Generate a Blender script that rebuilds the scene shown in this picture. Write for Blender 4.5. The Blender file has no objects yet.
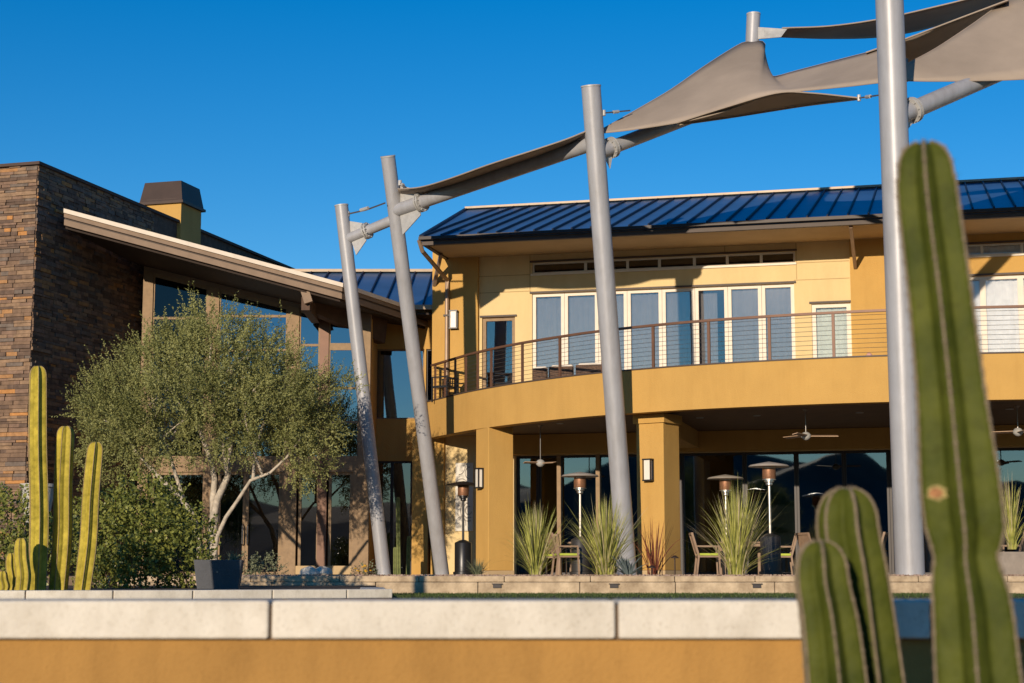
import bpy, bmesh, math, random
from mathutils import Vector, Matrix, noise
R = math.radians
random.seed(7)
col = bpy.context.scene.collection
sc = bpy.context.scene

# ------------------------------------------------------------------ camera, sky, sun, exposure
FPX = 1700.0
PITCH = R(7.76)
CZ = 0.06
cam_d = bpy.data.cameras.new('camera'); cam = bpy.data.objects.new('camera', cam_d); col.objects.link(cam)
cam.location = (0, 0, CZ); cam.rotation_euler = (math.pi/2 + PITCH, 0, 0)
cam_d.sensor_width = 36; cam_d.lens = 36*FPX/1024
cam_d.clip_start = 0.05; cam_d.clip_end = 6000
cam_d.dof.use_dof = True; cam_d.dof.focus_distance = 38; cam_d.dof.aperture_fstop = 5.2
sc.camera = cam

SUN_AZ, SUN_EL = R(19.5), R(11.0)
sdir = Vector((-math.sin(SUN_AZ)*math.cos(SUN_EL), -math.cos(SUN_AZ)*math.cos(SUN_EL), math.sin(SUN_EL)))
world = bpy.data.worlds.new('World'); sc.world = world; world.use_nodes = True
wn = world.node_tree.nodes; wl_ = world.node_tree.links
bg = wn['Background']; sky = wn.new('ShaderNodeTexSky'); sky.sky_type = 'NISHITA'
sky.sun_disc = False; sky.sun_elevation = SUN_EL; sky.sun_rotation = math.pi + SUN_AZ
sky.air_density = 1.0; sky.dust_density = 0.0; sky.ozone_density = 3.0; sky.altitude = 600
hs = wn.new('ShaderNodeHueSaturation'); hs.inputs['Saturation'].default_value = 1.38; hs.inputs['Value'].default_value = 1.0
hs.inputs['Hue'].default_value = 0.507
wl_.new(sky.outputs[0], hs.inputs['Color']); wl_.new(hs.outputs[0], bg.inputs['Color'])
bg.inputs['Strength'].default_value = 0.135
sd = bpy.data.lights.new('sun', 'SUN'); so = bpy.data.objects.new('sun', sd); col.objects.link(so)
sd.energy = 4.9; sd.angle = R(0.5); sd.color = (1.0, 0.84, 0.655)
so.rotation_euler = sdir.to_track_quat('Z', 'Y').to_euler(); so.location = (-20, -40, 30)
sc.view_settings.view_transform = 'Standard'; sc.view_settings.look = 'None'
sc.view_settings.exposure = 0.0; sc.view_settings.gamma = 1.0
sc.render.engine = 'CYCLES'

cp, sp = math.cos(PITCH), math.sin(PITCH)
def ray(px, py):
    u = (px-512)/FPX; v = (341.5-py)/FPX
    return Vector((u, cp - v*sp, sp + v*cp))
def P(px, py, Y):
    """world point seen at a measured picture position, at its real distance Y"""
    d = ray(px, py); t = Y/d.y
    return Vector((d.x*t, Y, CZ + d.z*t))

# ------------------------------------------------------------------ materials
def mat(name, c, rough=0.8, metal=0.0, var=0.12, scale=3.0, bump=0.0, bscale=60.0, c2=None, spec=0.4, coords='Object', streak=0.0, speck=0.0, ssc=(5, 5, 0.5)):
    m = bpy.data.materials.new(name); m.use_nodes = True
    n, l = m.node_tree.nodes, m.node_tree.links
    b = n['Principled BSDF']; b.inputs['Roughness'].default_value = rough; b.inputs['Metallic'].default_value = metal
    b.inputs['Specular IOR Level'].default_value = spec
    tc = n.new('ShaderNodeTexCoord')
    nz = n.new('ShaderNodeTexNoise'); nz.inputs['Scale'].default_value = scale; nz.inputs['Detail'].default_value = 6
    nz.inputs['Roughness'].default_value = 0.6
    l.new(tc.outputs[coords], nz.inputs['Vector'])
    rp = n.new('ShaderNodeValToRGB'); rp.color_ramp.elements[0].position = 0.3; rp.color_ramp.elements[1].position = 0.7
    a = [x*(1-var) for x in c]; d = [min(1, x*(1+var)) for x in (c2 or c)]
    rp.color_ramp.elements[0].color = (*a, 1); rp.color_ramp.elements[1].color = (*d, 1)
    l.new(nz.outputs['Fac'], rp.inputs['Fac']); l.new(rp.outputs[0], b.inputs['Base Color'])
    src = rp.outputs[0]
    for amt, kind in ((streak, 0), (speck, 1)):
        if not amt: continue
        mp = n.new('ShaderNodeMapping'); l.new(tc.outputs[coords], mp.inputs['Vector'])
        mp.inputs['Scale'].default_value = ssc if kind == 0 else (1, 1, 1)
        n3 = n.new('ShaderNodeTexNoise'); n3.inputs['Scale'].default_value = 1.0 if kind == 0 else bscale*0.9; n3.inputs['Detail'].default_value = 8 if kind == 0 else 3
        n3.inputs['Roughness'].default_value = 0.7
        l.new(mp.outputs[0], n3.inputs['Vector'])
        r3 = n.new('ShaderNodeValToRGB'); r3.color_ramp.elements[0].position = 0.36 if kind == 0 else 0.34; r3.color_ramp.elements[1].position = 0.55 if kind == 0 else 0.44
        k = 1-amt; r3.color_ramp.elements[0].color = (k, k*0.985, k*0.96, 1); r3.color_ramp.elements[1].color = (1, 1, 1, 1)
        l.new(n3.outputs['Fac'], r3.inputs['Fac'])
        mm = n.new('ShaderNodeMix'); mm.data_type = 'RGBA'; mm.blend_type = 'MULTIPLY'; mm.inputs[0].default_value = 1.0
        l.new(src, mm.inputs[6]); l.new(r3.outputs[0], mm.inputs[7]); src = mm.outputs[2]
    if src is not rp.outputs[0]: l.new(src, b.inputs['Base Color'])
    if bump:
        n2 = n.new('ShaderNodeTexNoise'); n2.inputs['Scale'].default_value = bscale; n2.inputs['Detail'].default_value = 5
        l.new(tc.outputs[coords], n2.inputs['Vector'])
        bp = n.new('ShaderNodeBump'); bp.inputs['Strength'].default_value = bump; bp.inputs['Distance'].default_value = 0.02
        l.new(n2.outputs['Fac'], bp.inputs['Height']); l.new(bp.outputs[0], b.inputs['Normal'])
    return m
def leafmat(name, c, c2, rough=0.5, trans=0.25, scale=2.5):
    m = mat(name, c, rough, 0, 0.25, scale, c2=c2, spec=0.3)
    n, l = m.node_tree.nodes, m.node_tree.links
    b = n['Principled BSDF']; out = n['Material Output']
    t = n.new('ShaderNodeBsdfTranslucent'); mx = n.new('ShaderNodeMixShader'); mx.inputs[0].default_value = trans
    rp = [x for x in n if x.type == 'VALTORGB'][0]
    l.new(rp.outputs[0], t.inputs['Color']); l.new(b.outputs[0], mx.inputs[1]); l.new(t.outputs[0], mx.inputs[2])
    l.new(mx.outputs[0], out.inputs['Surface'])
    return m
def glassmat(name, tint, refl, gl=(1, 1, 1), rough=0.015, wav=0.0012):
    m = bpy.data.materials.new(name); m.use_nodes = True
    n, l = m.node_tree.nodes, m.node_tree.links
    n.remove(n['Principled BSDF']); out = n['Material Output']
    t = n.new('ShaderNodeBsdfTransparent'); t.inputs[0].default_value = (*tint, 1)
    g = n.new('ShaderNodeBsdfGlossy'); g.inputs['Roughness'].default_value = rough; g.inputs['Color'].default_value = (*gl, 1)
    fr = n.new('ShaderNodeFresnel'); fr.inputs['IOR'].default_value = 1.5
    ad = n.new('ShaderNodeMath'); ad.operation = 'ADD'; ad.inputs[1].default_value = refl; ad.use_clamp = True
    l.new(fr.outputs[0], ad.inputs[0])
    tc = n.new('ShaderNodeTexCoord'); nz = n.new('ShaderNodeTexNoise'); nz.inputs['Scale'].default_value = 0.8
    l.new(tc.outputs['Object'], nz.inputs['Vector'])
    bp = n.new('ShaderNodeBump'); bp.inputs['Strength'].default_value = 1; bp.inputs['Distance'].default_value = wav
    l.new(nz.outputs['Fac'], bp.inputs['Height']); l.new(bp.outputs[0], g.inputs['Normal'])
    mx = n.new('ShaderNodeMixShader'); l.new(ad.outputs[0], mx.inputs[0]); l.new(t.outputs[0], mx.inputs[1]); l.new(g.outputs[0], mx.inputs[2])
    l.new(mx.outputs[0], out.inputs['Surface'])
    return m
M = {}
M['orange'] = mat('orange_stucco', (0.51, 0.30, 0.082), 0.9, var=0.07, scale=0.8, bump=0.4, bscale=45, streak=0.07, ssc=(2.2, 2.2, 0.35))
M['orange_wall'] = mat('orange_garden_stucco', (0.37, 0.195, 0.048), 0.9, var=0.12, scale=1.6, bump=0.25, bscale=110, streak=0.16, speck=0.10, ssc=(7, 7, 1.3))
M['yellow'] = mat('yellow_stucco', (0.66, 0.50, 0.25), 0.9, var=0.06, scale=0.7, bump=0.3, bscale=50, streak=0.05, ssc=(2, 2, 0.4))
M['tan'] = mat('tan_stucco', (0.46, 0.33, 0.18), 0.9, var=0.08, scale=1.5, bump=0.3, bscale=60)
M['joint'] = mat('stucco_joint', (0.40, 0.27, 0.12), 0.9)
M['roof'] = mat('blue_metal_roof', (0.085, 0.17, 0.31), 0.36, 0.5, var=0.18, scale=0.9)
M['seam'] = mat('dark_roof_seam', (0.015, 0.02, 0.04), 0.5, 0.2)
M['ridge'] = mat('ridge_cap_metal', (0.33, 0.25, 0.17), 0.5, 0.2)
M['bronze'] = mat('dark_bronze', (0.05, 0.032, 0.025), 0.5, 0.4)
M['fascia_d'] = mat('dark_fascia', (0.07, 0.05, 0.04), 0.6)
M['gutter'] = mat('gutter_metal', (0.03, 0.023, 0.02), 0.5, 0.3)
M['pipe'] = mat('downspout_metal', (0.30, 0.21, 0.14), 0.5, 0.3)
M['steel'] = mat('grey_painted_steel', (0.35, 0.35, 0.365), 0.42, 0.1, var=0.08, scale=1.2, bump=0.05, bscale=12, streak=0.14, ssc=(5, 5, 0.4))
M['steel_l'] = mat('light_plate_steel', (0.42, 0.41, 0.39), 0.45, 0.15, var=0.12, scale=9)
M['cablem'] = mat('steel_cable', (0.25, 0.23, 0.21), 0.35, 0.8)
M['sail'] = leafmat('brown_shade_fabric', (0.34, 0.275, 0.215), (0.31, 0.25, 0.195), 0.85, 0.0, scale=0.4)
M['sailhem'] = mat('sail_hem', (0.42, 0.32, 0.21), 0.8)
M['rail'] = mat('brown_rail_metal', (0.15, 0.075, 0.045), 0.5, 0.2)
M['winframe'] = mat('pale_window_frame', (0.70, 0.62, 0.51), 0.6, var=0.05)
M['tanframe'] = mat('tan_timber_frame', (0.27, 0.18, 0.10), 0.7, var=0.15, scale=8)
M['darkframe'] = mat('dark_window_frame', (0.03, 0.022, 0.02), 0.5)
M['glass_d'] = glassmat('dark_mirror_glass', (0.35, 0.38, 0.38), 0.14, (0.8, 0.85, 0.88))
M['glass_u'] = glassmat('blue_grey_glass', (0.84, 0.84, 0.84), 0.12, (0.95, 0.9, 0.85))
M['glass_w'] = glassmat('wing_glass', (0.22, 0.25, 0.27), 0.30, (0.55, 0.66, 0.74))
M['glass_cl'] = glassmat('clerestory_glass', (0.12, 0.12, 0.13), 0.14, (0.6, 0.6, 0.62))
M['glass_k'] = glassmat('black_glass', (0.2, 0.2, 0.2), 0.03, (0.5, 0.5, 0.5))
M['glass_lo'] = glassmat('entry_glass', (0.25, 0.25, 0.25), 0.10, (0.8, 0.8, 0.8))
M['glass_c'] = glassmat('clear_glass', (0.96, 0.96, 0.96), 0.03, (0.95, 0.95, 0.95))
M['curtain'] = mat('grey_sheer_curtain', (0.36, 0.345, 0.34), 0.9, var=0.08, scale=6)
M['curtain_g'] = mat('pale_green_curtain', (0.50, 0.53, 0.45), 0.9, var=0.08, scale=6)
M['reflect_w'] = mat('white_reflection', (0.66, 0.66, 0.65), 0.9, var=0.08, scale=6)  # white tone paints the bright reflection in the right-hand windows
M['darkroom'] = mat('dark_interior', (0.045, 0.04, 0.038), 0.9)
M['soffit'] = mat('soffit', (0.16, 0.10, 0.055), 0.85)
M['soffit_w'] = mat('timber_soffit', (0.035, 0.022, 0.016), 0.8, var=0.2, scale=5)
M['roofedge'] = mat('cream_roof_edge', (0.70, 0.60, 0.48), 0.6, var=0.08, scale=4)
M['roofedge2'] = mat('brown_roof_board', (0.24, 0.165, 0.11), 0.7, var=0.12, scale=5)
M['darkwood'] = mat('dark_timber', (0.085, 0.048, 0.03), 0.75, var=0.2, scale=6)
M['coping'] = mat('cream_concrete_coping', (0.62, 0.57, 0.48), 0.85, var=0.10, scale=3.0, bump=0.2, bscale=90, streak=0.14, speck=0.16, ssc=(9, 9, 5))
M['mortar'] = mat('mortar', (0.16, 0.11, 0.07), 0.95)
M['stonecap'] = mat('stone_cap', (0.07, 0.045, 0.035), 0.8)
M['edge'] = mat('sandstone_edge', (0.36, 0.26, 0.16), 0.9, var=0.3, scale=3.5, bump=0.6, bscale=30, c2=(0.46, 0.36, 0.24))
M['gravel'] = mat('gravel', (0.30, 0.20, 0.13), 0.95, var=0.5, scale=25, bump=1, bscale=50)
M['paving'] = mat('terrace_paving', (0.22, 0.16, 0.11), 0.9, var=0.15, scale=2, bump=0.3)
M['dirt'] = mat('desert_ground', (0.08, 0.062, 0.042), 0.95, var=0.3, scale=0.4, bump=0.5, bscale=6)
M['soil'] = mat('planter_soil', (0.10, 0.065, 0.04), 0.95, var=0.4, scale=10, bump=1, bscale=30)
M['lawn'] = mat('lawn_base', (0.03, 0.045, 0.012), 0.95, var=0.3, scale=6)
M['blade'] = leafmat('lawn_blade', (0.05, 0.085, 0.018), (0.08, 0.11, 0.03))
M['hill'] = mat('desert_hill', (0.13, 0.10, 0.085), 0.95, var=0.3, scale=0.01)
M['leaf'] = leafmat('olive_leaf', (0.16, 0.175, 0.05), (0.28, 0.28, 0.10), 0.55, 0.2, scale=1.3)
M['leaf2'] = leafmat('shrub_leaf', (0.06, 0.10, 0.022), (0.27, 0.27, 0.06), 0.33, 0.2, scale=5)
M['leaf3'] = leafmat('grey_green_leaf', (0.13, 0.15, 0.08), (0.2, 0.21, 0.12), 0.6, 0.15, scale=4)
M['bark'] = mat('pale_bark', (0.42, 0.36, 0.28), 0.9, var=0.3, scale=9, bump=0.8, bscale=25)
M['stem'] = mat('woody_stem', (0.12, 0.08, 0.05), 0.9)
M['grassb'] = leafmat('ornamental_blade', (0.30, 0.33, 0.06), (0.52, 0.50, 0.14), 0.5, 0.3, scale=6)
M['grassdry'] = leafmat('dry_blade', (0.42, 0.35, 0.20), (0.5, 0.42, 0.26), 0.7, 0.2, scale=6)
M['redleaf'] = leafmat('red_blade', (0.16, 0.045, 0.03), (0.24, 0.08, 0.04), 0.5, 0.2)
M['agave'] = mat('blue_agave', (0.11, 0.14, 0.14), 0.6, var=0.1)
M['flower'] = mat('yellow_petals', (0.75, 0.42, 0.03), 0.7)
M['pot'] = mat('charcoal_pot', (0.075, 0.078, 0.085), 0.7, var=0.15, scale=5, bump=0.2)
M['urn'] = mat('weathered_white_pot', (0.42, 0.40, 0.35), 0.85, var=0.15, scale=8, bump=0.4, bscale=30)
M['trough'] = mat('grey_trough', (0.26, 0.22, 0.18), 0.85, var=0.15, scale=6)
M['black'] = mat('black_enamel', (0.018, 0.018, 0.02), 0.35, 0.2, spec=0.5)
M['ss'] = mat('brushed_steel', (0.55, 0.50, 0.44), 0.28, 0.9, var=0.06)
M['reflector'] = mat('heater_reflector', (0.58, 0.52, 0.44), 0.45, 0.45, var=0.08)
M['burner'] = mat('burner_mesh', (0.32, 0.16, 0.09), 0.5, 0.6, var=0.3, scale=40)
M['chairf'] = mat('chair_timber', (0.25, 0.165, 0.105), 0.6, var=0.15, scale=10)
M['cushion'] = mat('lime_cushion', (0.40, 0.46, 0.06), 0.85)
M['wicker'] = mat('dark_wicker', (0.105, 0.062, 0.04), 0.8, var=0.5, scale=26, bump=1.2, bscale=50)
M['whitec'] = mat('pale_cushion', (0.62, 0.56, 0.48), 0.85)
M['fanb'] = mat('fan_blade_timber', (0.42, 0.28, 0.18), 0.55, var=0.1)
M['lampglass'] = mat('frosted_lamp_glass', (0.72, 0.68, 0.60), 0.35, var=0.04)
M['art'] = mat('white_relief_panel', (0.64, 0.60, 0.52), 0.7, var=0.05)
M['artg'] = mat('grey_relief_line', (0.30, 0.27, 0.24), 0.7)
M['rock'] = mat('dark_rock', (0.05, 0.035, 0.03), 0.9, var=0.3, scale=15, bump=1, bscale=30)
M['led'] = mat('step_light_housing', (0.045, 0.04, 0.04), 0.5, 0.4)
M['pink'] = mat('pink_glass', (0.6, 0.33, 0.26), 0.4)
stone_cols = [(0.115, 0.080, 0.062), (0.17, 0.115, 0.080), (0.24, 0.165, 0.11), (0.33, 0.185, 0.085), (0.40, 0.20, 0.07), (0.145, 0.12, 0.105), (0.20, 0.135, 0.10)]
for i, c in enumerate(stone_cols):
    M['st%d' % i] = mat('ledgestone_%d' % i, (c[0]*1.02, c[1]*0.95, c[2]*0.86), 0.88, var=0.3, scale=7, bump=1.0, bscale=22)

# ------------------------------------------------------------------ mesh helpers
origin_of = {}
class MB:
    def __init__(s): s.v = []; s.f = []; s.mi = []; s.cur = 0
    def add(s, vs, fs):
        o = len(s.v); s.v += [Vector(x) for x in vs]
        for f in fs: s.f.append(tuple(i+o for i in f)); s.mi.append(s.cur)
    def obox(s, o, a, b, c):
        o, a, b, c = Vector(o), Vector(a), Vector(b), Vector(c)
        if a.cross(b).dot(c) < 0: a, b = b, a
        vs = [o, o+a, o+a+b, o+b, o+c, o+a+c, o+a+b+c, o+b+c]
        s.add(vs, [(3, 2, 1, 0), (4, 5, 6, 7), (0, 1, 5, 4), (1, 2, 6, 5), (2, 3, 7, 6), (3, 0, 4, 7)])
    def box(s, x0, x1, y0, y1, z0, z1):
        s.obox((x0, y0, z0), (x1-x0, 0, 0), (0, y1-y0, 0), (0, 0, z1-z0))
    def bar(s, p, q, w, h, up=(0, 0, 1)):
        p, q = Vector(p), Vector(q); d = (q-p); dn = d.normalized()
        sx = dn.cross(Vector(up)).normalized(); uz = sx.cross(dn).normalized()
        s.obox(p - sx*w/2 - uz*h/2, d, sx*w, uz*h)
    def tube(s, pts, rad, seg=12, cap=True):
        pts = [Vector(p) for p in pts]; n = len(pts)
        if not isinstance(rad, (list, tuple)): rad = [rad]*n
        o = len(s.v); ref = None; vs = []; fs = []
        for i, p in enumerate(pts):
            d = (pts[min(i+1, n-1)] - pts[max(i-1, 0)]).normalized()
            if ref is None:
                ref = Vector((1, 0, 0)) if abs(d.x) < 0.9 else Vector((0, 1, 0))
            a = (ref - d*ref.dot(d)).normalized(); b = d.cross(a); ref = a
            for k in range(seg):
                t = 2*math.pi*k/seg
                vs.append(p + (a*math.cos(t) + b*math.sin(t))*rad[i])
        for i in range(n-1):
            for k in range(seg):
                fs.append((i*seg+k, i*seg+(k+1) % seg, (i+1)*seg+(k+1) % seg, (i+1)*seg+k))
        if cap:
            fs.append(tuple(reversed(range(seg)))); fs.append(tuple((n-1)*seg+k for k in range(seg)))
        s.add(vs, fs)
    def lathe(s, c, prof, seg=24, sq=None):
        c = Vector(c); vs = []; fs = []; n = len(prof)
        for r, z in prof:
            for k in range(seg):
                t = 2*math.pi*k/seg
                vs.append(c + Vector((r*math.cos(t), r*math.sin(t), z)))
        for i in range(n-1):
            for k in range(seg):
                fs.append((i*seg+k, i*seg+(k+1) % seg, (i+1)*seg+(k+1) % seg, (i+1)*seg+k))
        if prof[0][0] > 1e-4: fs.append(tuple(reversed(range(seg))))
        if prof[-1][0] > 1e-4: fs.append(tuple((n-1)*seg+k for k in range(seg)))
        s.add(vs, fs)
    def poly_prism(s, pts, ext):
        """pts: planar polygon; ext: extrusion vector"""
        pts = [Vector(p) for p in pts]; ext = Vector(ext); n = len(pts)
        nrm = Vector((0, 0, 0))
        for i in range(n): nrm += pts[i].cross(pts[(i+1) % n])
        if nrm.dot(ext) > 0: pts = pts[::-1]
        vs = pts + [p+ext for p in pts]
        fs = [tuple(range(n)), tuple(reversed(range(n, 2*n)))] + [(i, i+n, (i+1) % n + n, (i+1) % n) for i in range(n)]
        s.add(vs, fs)
    def build(s, name, m, parent=None, smooth=False, bevel=0.0, root=None):
        me = bpy.data.meshes.new(name)
        off = Vector((0, 0, 0))
        if parent is not None: off = origin_of.get(parent.name, Vector((0, 0, 0)))
        me.from_pydata([tuple(v-off) for v in s.v], [], s.f)
        ms = m if isinstance(m, (list, tuple)) else [m]
        for x in ms: me.materials.append(x)
        if len(ms) > 1: me.polygons.foreach_set('material_index', s.mi)
        if smooth: me.polygons.foreach_set('use_smooth', [True]*len(me.polygons))
        if bevel:
            bm = bmesh.new(); bm.from_mesh(me); bmesh.ops.recalc_face_normals(bm, faces=bm.faces); bm.to_mesh(me); bm.free()
        me.update()
        o = bpy.data.objects.new(name, me); col.objects.link(o)
        if parent is not None:
            o.parent = parent; origin_of[o.name] = off
        if bevel:
            b = o.modifiers.new('bevel', 'BEVEL'); b.width = bevel; b.segments = 2; b.limit_method = 'ANGLE'
        return o
def each(name, m, parent, fns):
    for f in fns:
        mb = MB(); f(mb); mb.build(name, m, parent)
def smooth_angle(o, deg=40):
    me = o.data
    me.polygons.foreach_set('use_smooth', [True]*len(me.polygons))
    bm = bmesh.new(); bm.from_mesh(me)
    for e in bm.edges:
        if len(e.link_faces) == 2 and e.calc_face_angle(0) > R(deg): e.smooth = False
    bm.to_mesh(me); bm.free()
    return o
def tag(o, label=None, cat=None, group=None, kind=None):
    if label: o['label'] = label
    if cat: o['category'] = cat
    if group: o['group'] = group
    if kind: o['kind'] = kind
    return o
def thing(name, loc, label, cat, group=None):
    o = bpy.data.objects.new(name, None); col.objects.link(o); o.location = loc
    o.empty_display_size = 0.2
    origin_of[o.name] = Vector(loc)
    return tag(o, label, cat, group)
def copy_tree(o, parent=None):
    c = o.copy(); col.objects.link(c)
    if parent is not None: c.parent = parent
    for ch in list(o.children): copy_tree(ch, c)
    return c
def spl(pts, n):
    """catmull-rom resample (uniform in length) of a list of tuples/Vectors"""
    pts = [Vector(p) for p in pts]
    q = [pts[0]*2-pts[1]] + pts + [pts[-1]*2-pts[-2]]
    dense = []
    for i in range(1, len(q)-2):
        for k in range(16):
            t = k/16
            a, b, c, d = q[i-1], q[i], q[i+1], q[i+2]
            dense.append(0.5*((2*b) + (c-a)*t + (2*a-5*b+4*c-d)*t*t + (-a+3*b-3*c+d)*t**3))
    dense.append(pts[-1])
    L = [0]
    for i in range(1, len(dense)): L.append(L[-1] + (dense[i]-dense[i-1]).length)
    out = []; j = 0
    for k in range(n):
        s_ = L[-1]*k/(n-1)
        while j < len(L)-2 and L[j+1] < s_: j += 1
        t = (s_-L[j])/max(1e-9, L[j+1]-L[j]); out.append(dense[j].lerp(dense[j+1], min(1, t)))
    return out

class Frame:
    """vertical facade frame: u along the wall, n outwards, z up"""
    def __init__(s, O, U):
        s.O = Vector((O[0], O[1], 0)); s.U = Vector((U[0], U[1], 0)).normalized()
        s.N = Vector((s.U.y, -s.U.x, 0))
    def pt(s, u, n, z): return s.O + s.U*u + s.N*n + Vector((0, 0, z))
    def hit(s, px, py, n=0.0):
        d = ray(px, py); o = Vector((0, 0, CZ)); q = s.O + s.N*n
        t = (q-o).dot(s.N)/d.dot(s.N); p = o + d*t
        return (p-s.O).dot(s.U), p.z
    def box(s, mb, u0, u1, n0, n1, z0, z1):
        mb.obox(s.pt(u0, n0, z0), s.U*(u1-u0), s.N*(n1-n0), Vector((0, 0, z1-z0)))
    def wall(s, mb, u0, u1, z0, z1, n0, n1, ops):
        us = sorted({u0, u1} | {max(u0, min(u1, x)) for o in ops for x in (o[0], o[1])})
        for i in range(len(us)-1):
            a, b = us[i], us[i+1]
            if b-a < 1e-6: continue
            mid = (a+b)/2
            cuts = sorted([(o[2], o[3]) for o in ops if o[0] < mid < o[1]])
            z = z0
            for c0, c1 in cuts:
                if c0 > z+1e-6: s.box(mb, a, b, n0, n1, z, c0)
                z = max(z, c1)
            if z < z1-1e-6: s.box(mb, a, b, n0, n1, z, z1)
    def window(s, u0, u1, z0, z1, n, cuts, fm, gm, parent, name='window', fw=0.06, dep=0.08, hcuts=(), curtain=None, label=None):
        mb = MB()
        s.box(mb, u0, u1, n, n+dep, z1-fw, z1); s.box(mb, u0, u1, n, n+dep, z0, z0+fw)
        s.box(mb, u0, u0+fw, n, n+dep, z0+fw, z1-fw); s.box(mb, u1-fw, u1, n, n+dep, z0+fw, z1-fw)
        for c in cuts: s.box(mb, c-fw*0.75, c+fw*0.75, n+0.003, n+dep+0.006, z0+fw, z1-fw)
        for h in hcuts: s.box(mb, u0+fw, u1-fw, n+0.005, n+dep-0.006, h-fw/2, h+fw/2)
        w = mb.build(name, fm, parent)
        g = MB(); s.box(g, u0+0.01, u1-0.01, n+dep*0.3, n+dep*0.45, z0+0.01, z1-0.01)
        g.build('pane', gm, w)
        if curtain:
            c = MB(); vs = []; k = int((u1-u0)/0.06)+2
            for i in range(k+1):
                uu = u0+0.03+(u1-u0-0.06)*i/k; nn = n-0.05+0.012*math.sin(i*1.9)+0.006*math.sin(i*0.7+u0*5)
                vs += [s.pt(uu, nn, z0+0.02), s.pt(uu, nn, z1-0.02)]
            c.add(vs, [(2*i, 2*i+2, 2*i+3, 2*i+1) for i in range(k)])
            c.build('curtain', curtain, w)  # fabric folds; at the right end a white sheet painted as reflection
        if label: w['label'] = label
        return w

# ------------------------------------------------------------------ setting
def struct(o): o['kind'] = 'structure'; return o
LZ = -0.29
mb = MB(); mb.box(-1500, 1500, -1500, 2500, -1.0, LZ-0.02)
struct(mb.build('ground', M['dirt']))
mb = MB(); mb.box(-6.5, 26, 6.0, 29.5, LZ-0.02, LZ)
struct(mb.build('lawn', M['lawn']))
mb = MB(); rnd = random.Random(3)
for i in range(14000):
    y = 29.4 - abs(rnd.gauss(0, 1))*3.0
    if y < 20: continue
    x = rnd.uniform(-3.0, 8.5); h = rnd.uniform(0.02, 0.04); a = rnd.uniform(0, 6.28); w = 0.006
    dx, dy = math.cos(a)*w, math.sin(a)*w
    mb.add([(x-dx, y-dy, LZ), (x+dx, y+dy, LZ), (x+rnd.uniform(-.02, .02), y+rnd.uniform(-.02, .02), LZ+h)], [(0, 1, 2)])
tag(mb.build('lawn_grass', M['blade']), 'thin strip of short green lawn in front of the stone edge', 'grass', kind='stuff')
mb = MB(); mb.box(-30, 30, 31.6, 70, -0.9, 0.0)
struct(mb.build('terrace_paving', M['paving']))
mb = MB(); mb.box(-30, 30, 29.86, 31.6, -0.9, -0.005)
struct(mb.build('gravel_bed', M['gravel']))
# hills behind the viewpoint, mirrored in the glass
mb = MB(); rnd = random.Random(11)
N_ = 90; vs = []
for i in range(N_+1):
    x = -1500 + 2600*i/N_
    base = 38 + 34*math.exp(-((x+330)/130)**2) + 20*math.exp(-((x+640)/170)**2) + 22*math.exp(-((x-250)/200)**2)
    h = base*(0.85+0.3*rnd.random())
    vs += [(x, -560, LZ-1), (x, -700, h*0.62*(0.9+0.2*rnd.random())), (x, -850, h), (x, -1200, LZ-1)]
fs = []
for i in range(N_):
    for k in range(3):
        fs.append((4*i+k, 4*i+4+k, 4*i+5+k, 4*i+1+k))
mb.add(vs, fs); struct(mb.build('hills', M['hill']))

# ------------------------------------------------------------------ main building
U14 = (math.cos(R(-14)), math.sin(R(-14)))
O_ = P(433, 400, 43.55)
F = Frame((O_.x, O_.y), U14)
def u_(px, py, n=0.0): return F.hit(px, py, n)[0]
def z_(px, py, n=0.0): return F.hit(px, py, n)[1]
Z_FLOOR = 4.34; Z_SOF = 3.52; Z_FT = 4.38; Z_FB = 3.46
U_END = u_(1024, 300) + 6.0
house = thing('clubhouse', (F.pt(U_END/2, 0, 0).x, F.pt(U_END/2, 0, 0).y, 0), 'two storey orange and yellow stucco clubhouse with a curved balcony and blue metal roof', 'building')
OR1 = u_(479, 300); OG1 = u_(445, 500)
OR2a, OR2b = u_(851, 300), u_(962, 300)
zh = z_(795, 283); 
ops_y = []
dA = (u_(482, 350), u_(515, 350), Z_FLOOR, z_(500, 317))
sl = (u_(532, 330), u_(795, 330), Z_FLOOR, zh)
cl = (u_(532, 268), u_(795, 258), z_(660, 268.5), z_(660, 257.0))
dB = (u_(812, 330), u_(852, 330)-0.02, Z_FLOOR, z_(832, 303))
sr = (u_(966, 320), U_END-0.8, Z_FLOOR, z_(1000, 275))
clr = (u_(966, 250), U_END-0.8, z_(1000, 254.5), z_(1000, 243))
ZT = 8.35
mb = MB(); F.wall(mb, OR1, OR2a, Z_FLOOR, ZT, -0.3, 0, [dA, sl, cl, dB])
mb.build('wall', M['yellow'], house, root=1)['label'] = 'pale yellow upper wall behind the balcony'
mb = MB(); F.wall(mb, OR2b, U_END, Z_FLOOR, ZT, -0.3, 0.0, [sr, clr])
mb.build('wall', M['orange'], house)['label'] = 'upper wall at the right with bright windows'
mb = MB(); F.box(mb, 0, OR1, -0.3, 0.12, Z_SOF, ZT); F.box(mb, 0, OG1, -0.3, 0.12, 0.0, Z_SOF); mb.build('wall_pier', M['orange'], house)
mb = MB(); F.box(mb, OR2a, OR2b, -0.3, 0.10, Z_FLOOR, ZT); mb.build('wall_pier', M['orange'], house)
for a, b in ((OR1, sl[0]), (sl[1], OR2a)):
    for z in (zh+0.06, cl[2]-0.02 if a > 1 else cl[3]+0.3):
        mb = MB(); F.box(mb, a, b-0.02, 0, 0.004, z, z+0.018); mb.build('control_joint', M['joint'], house)
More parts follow.
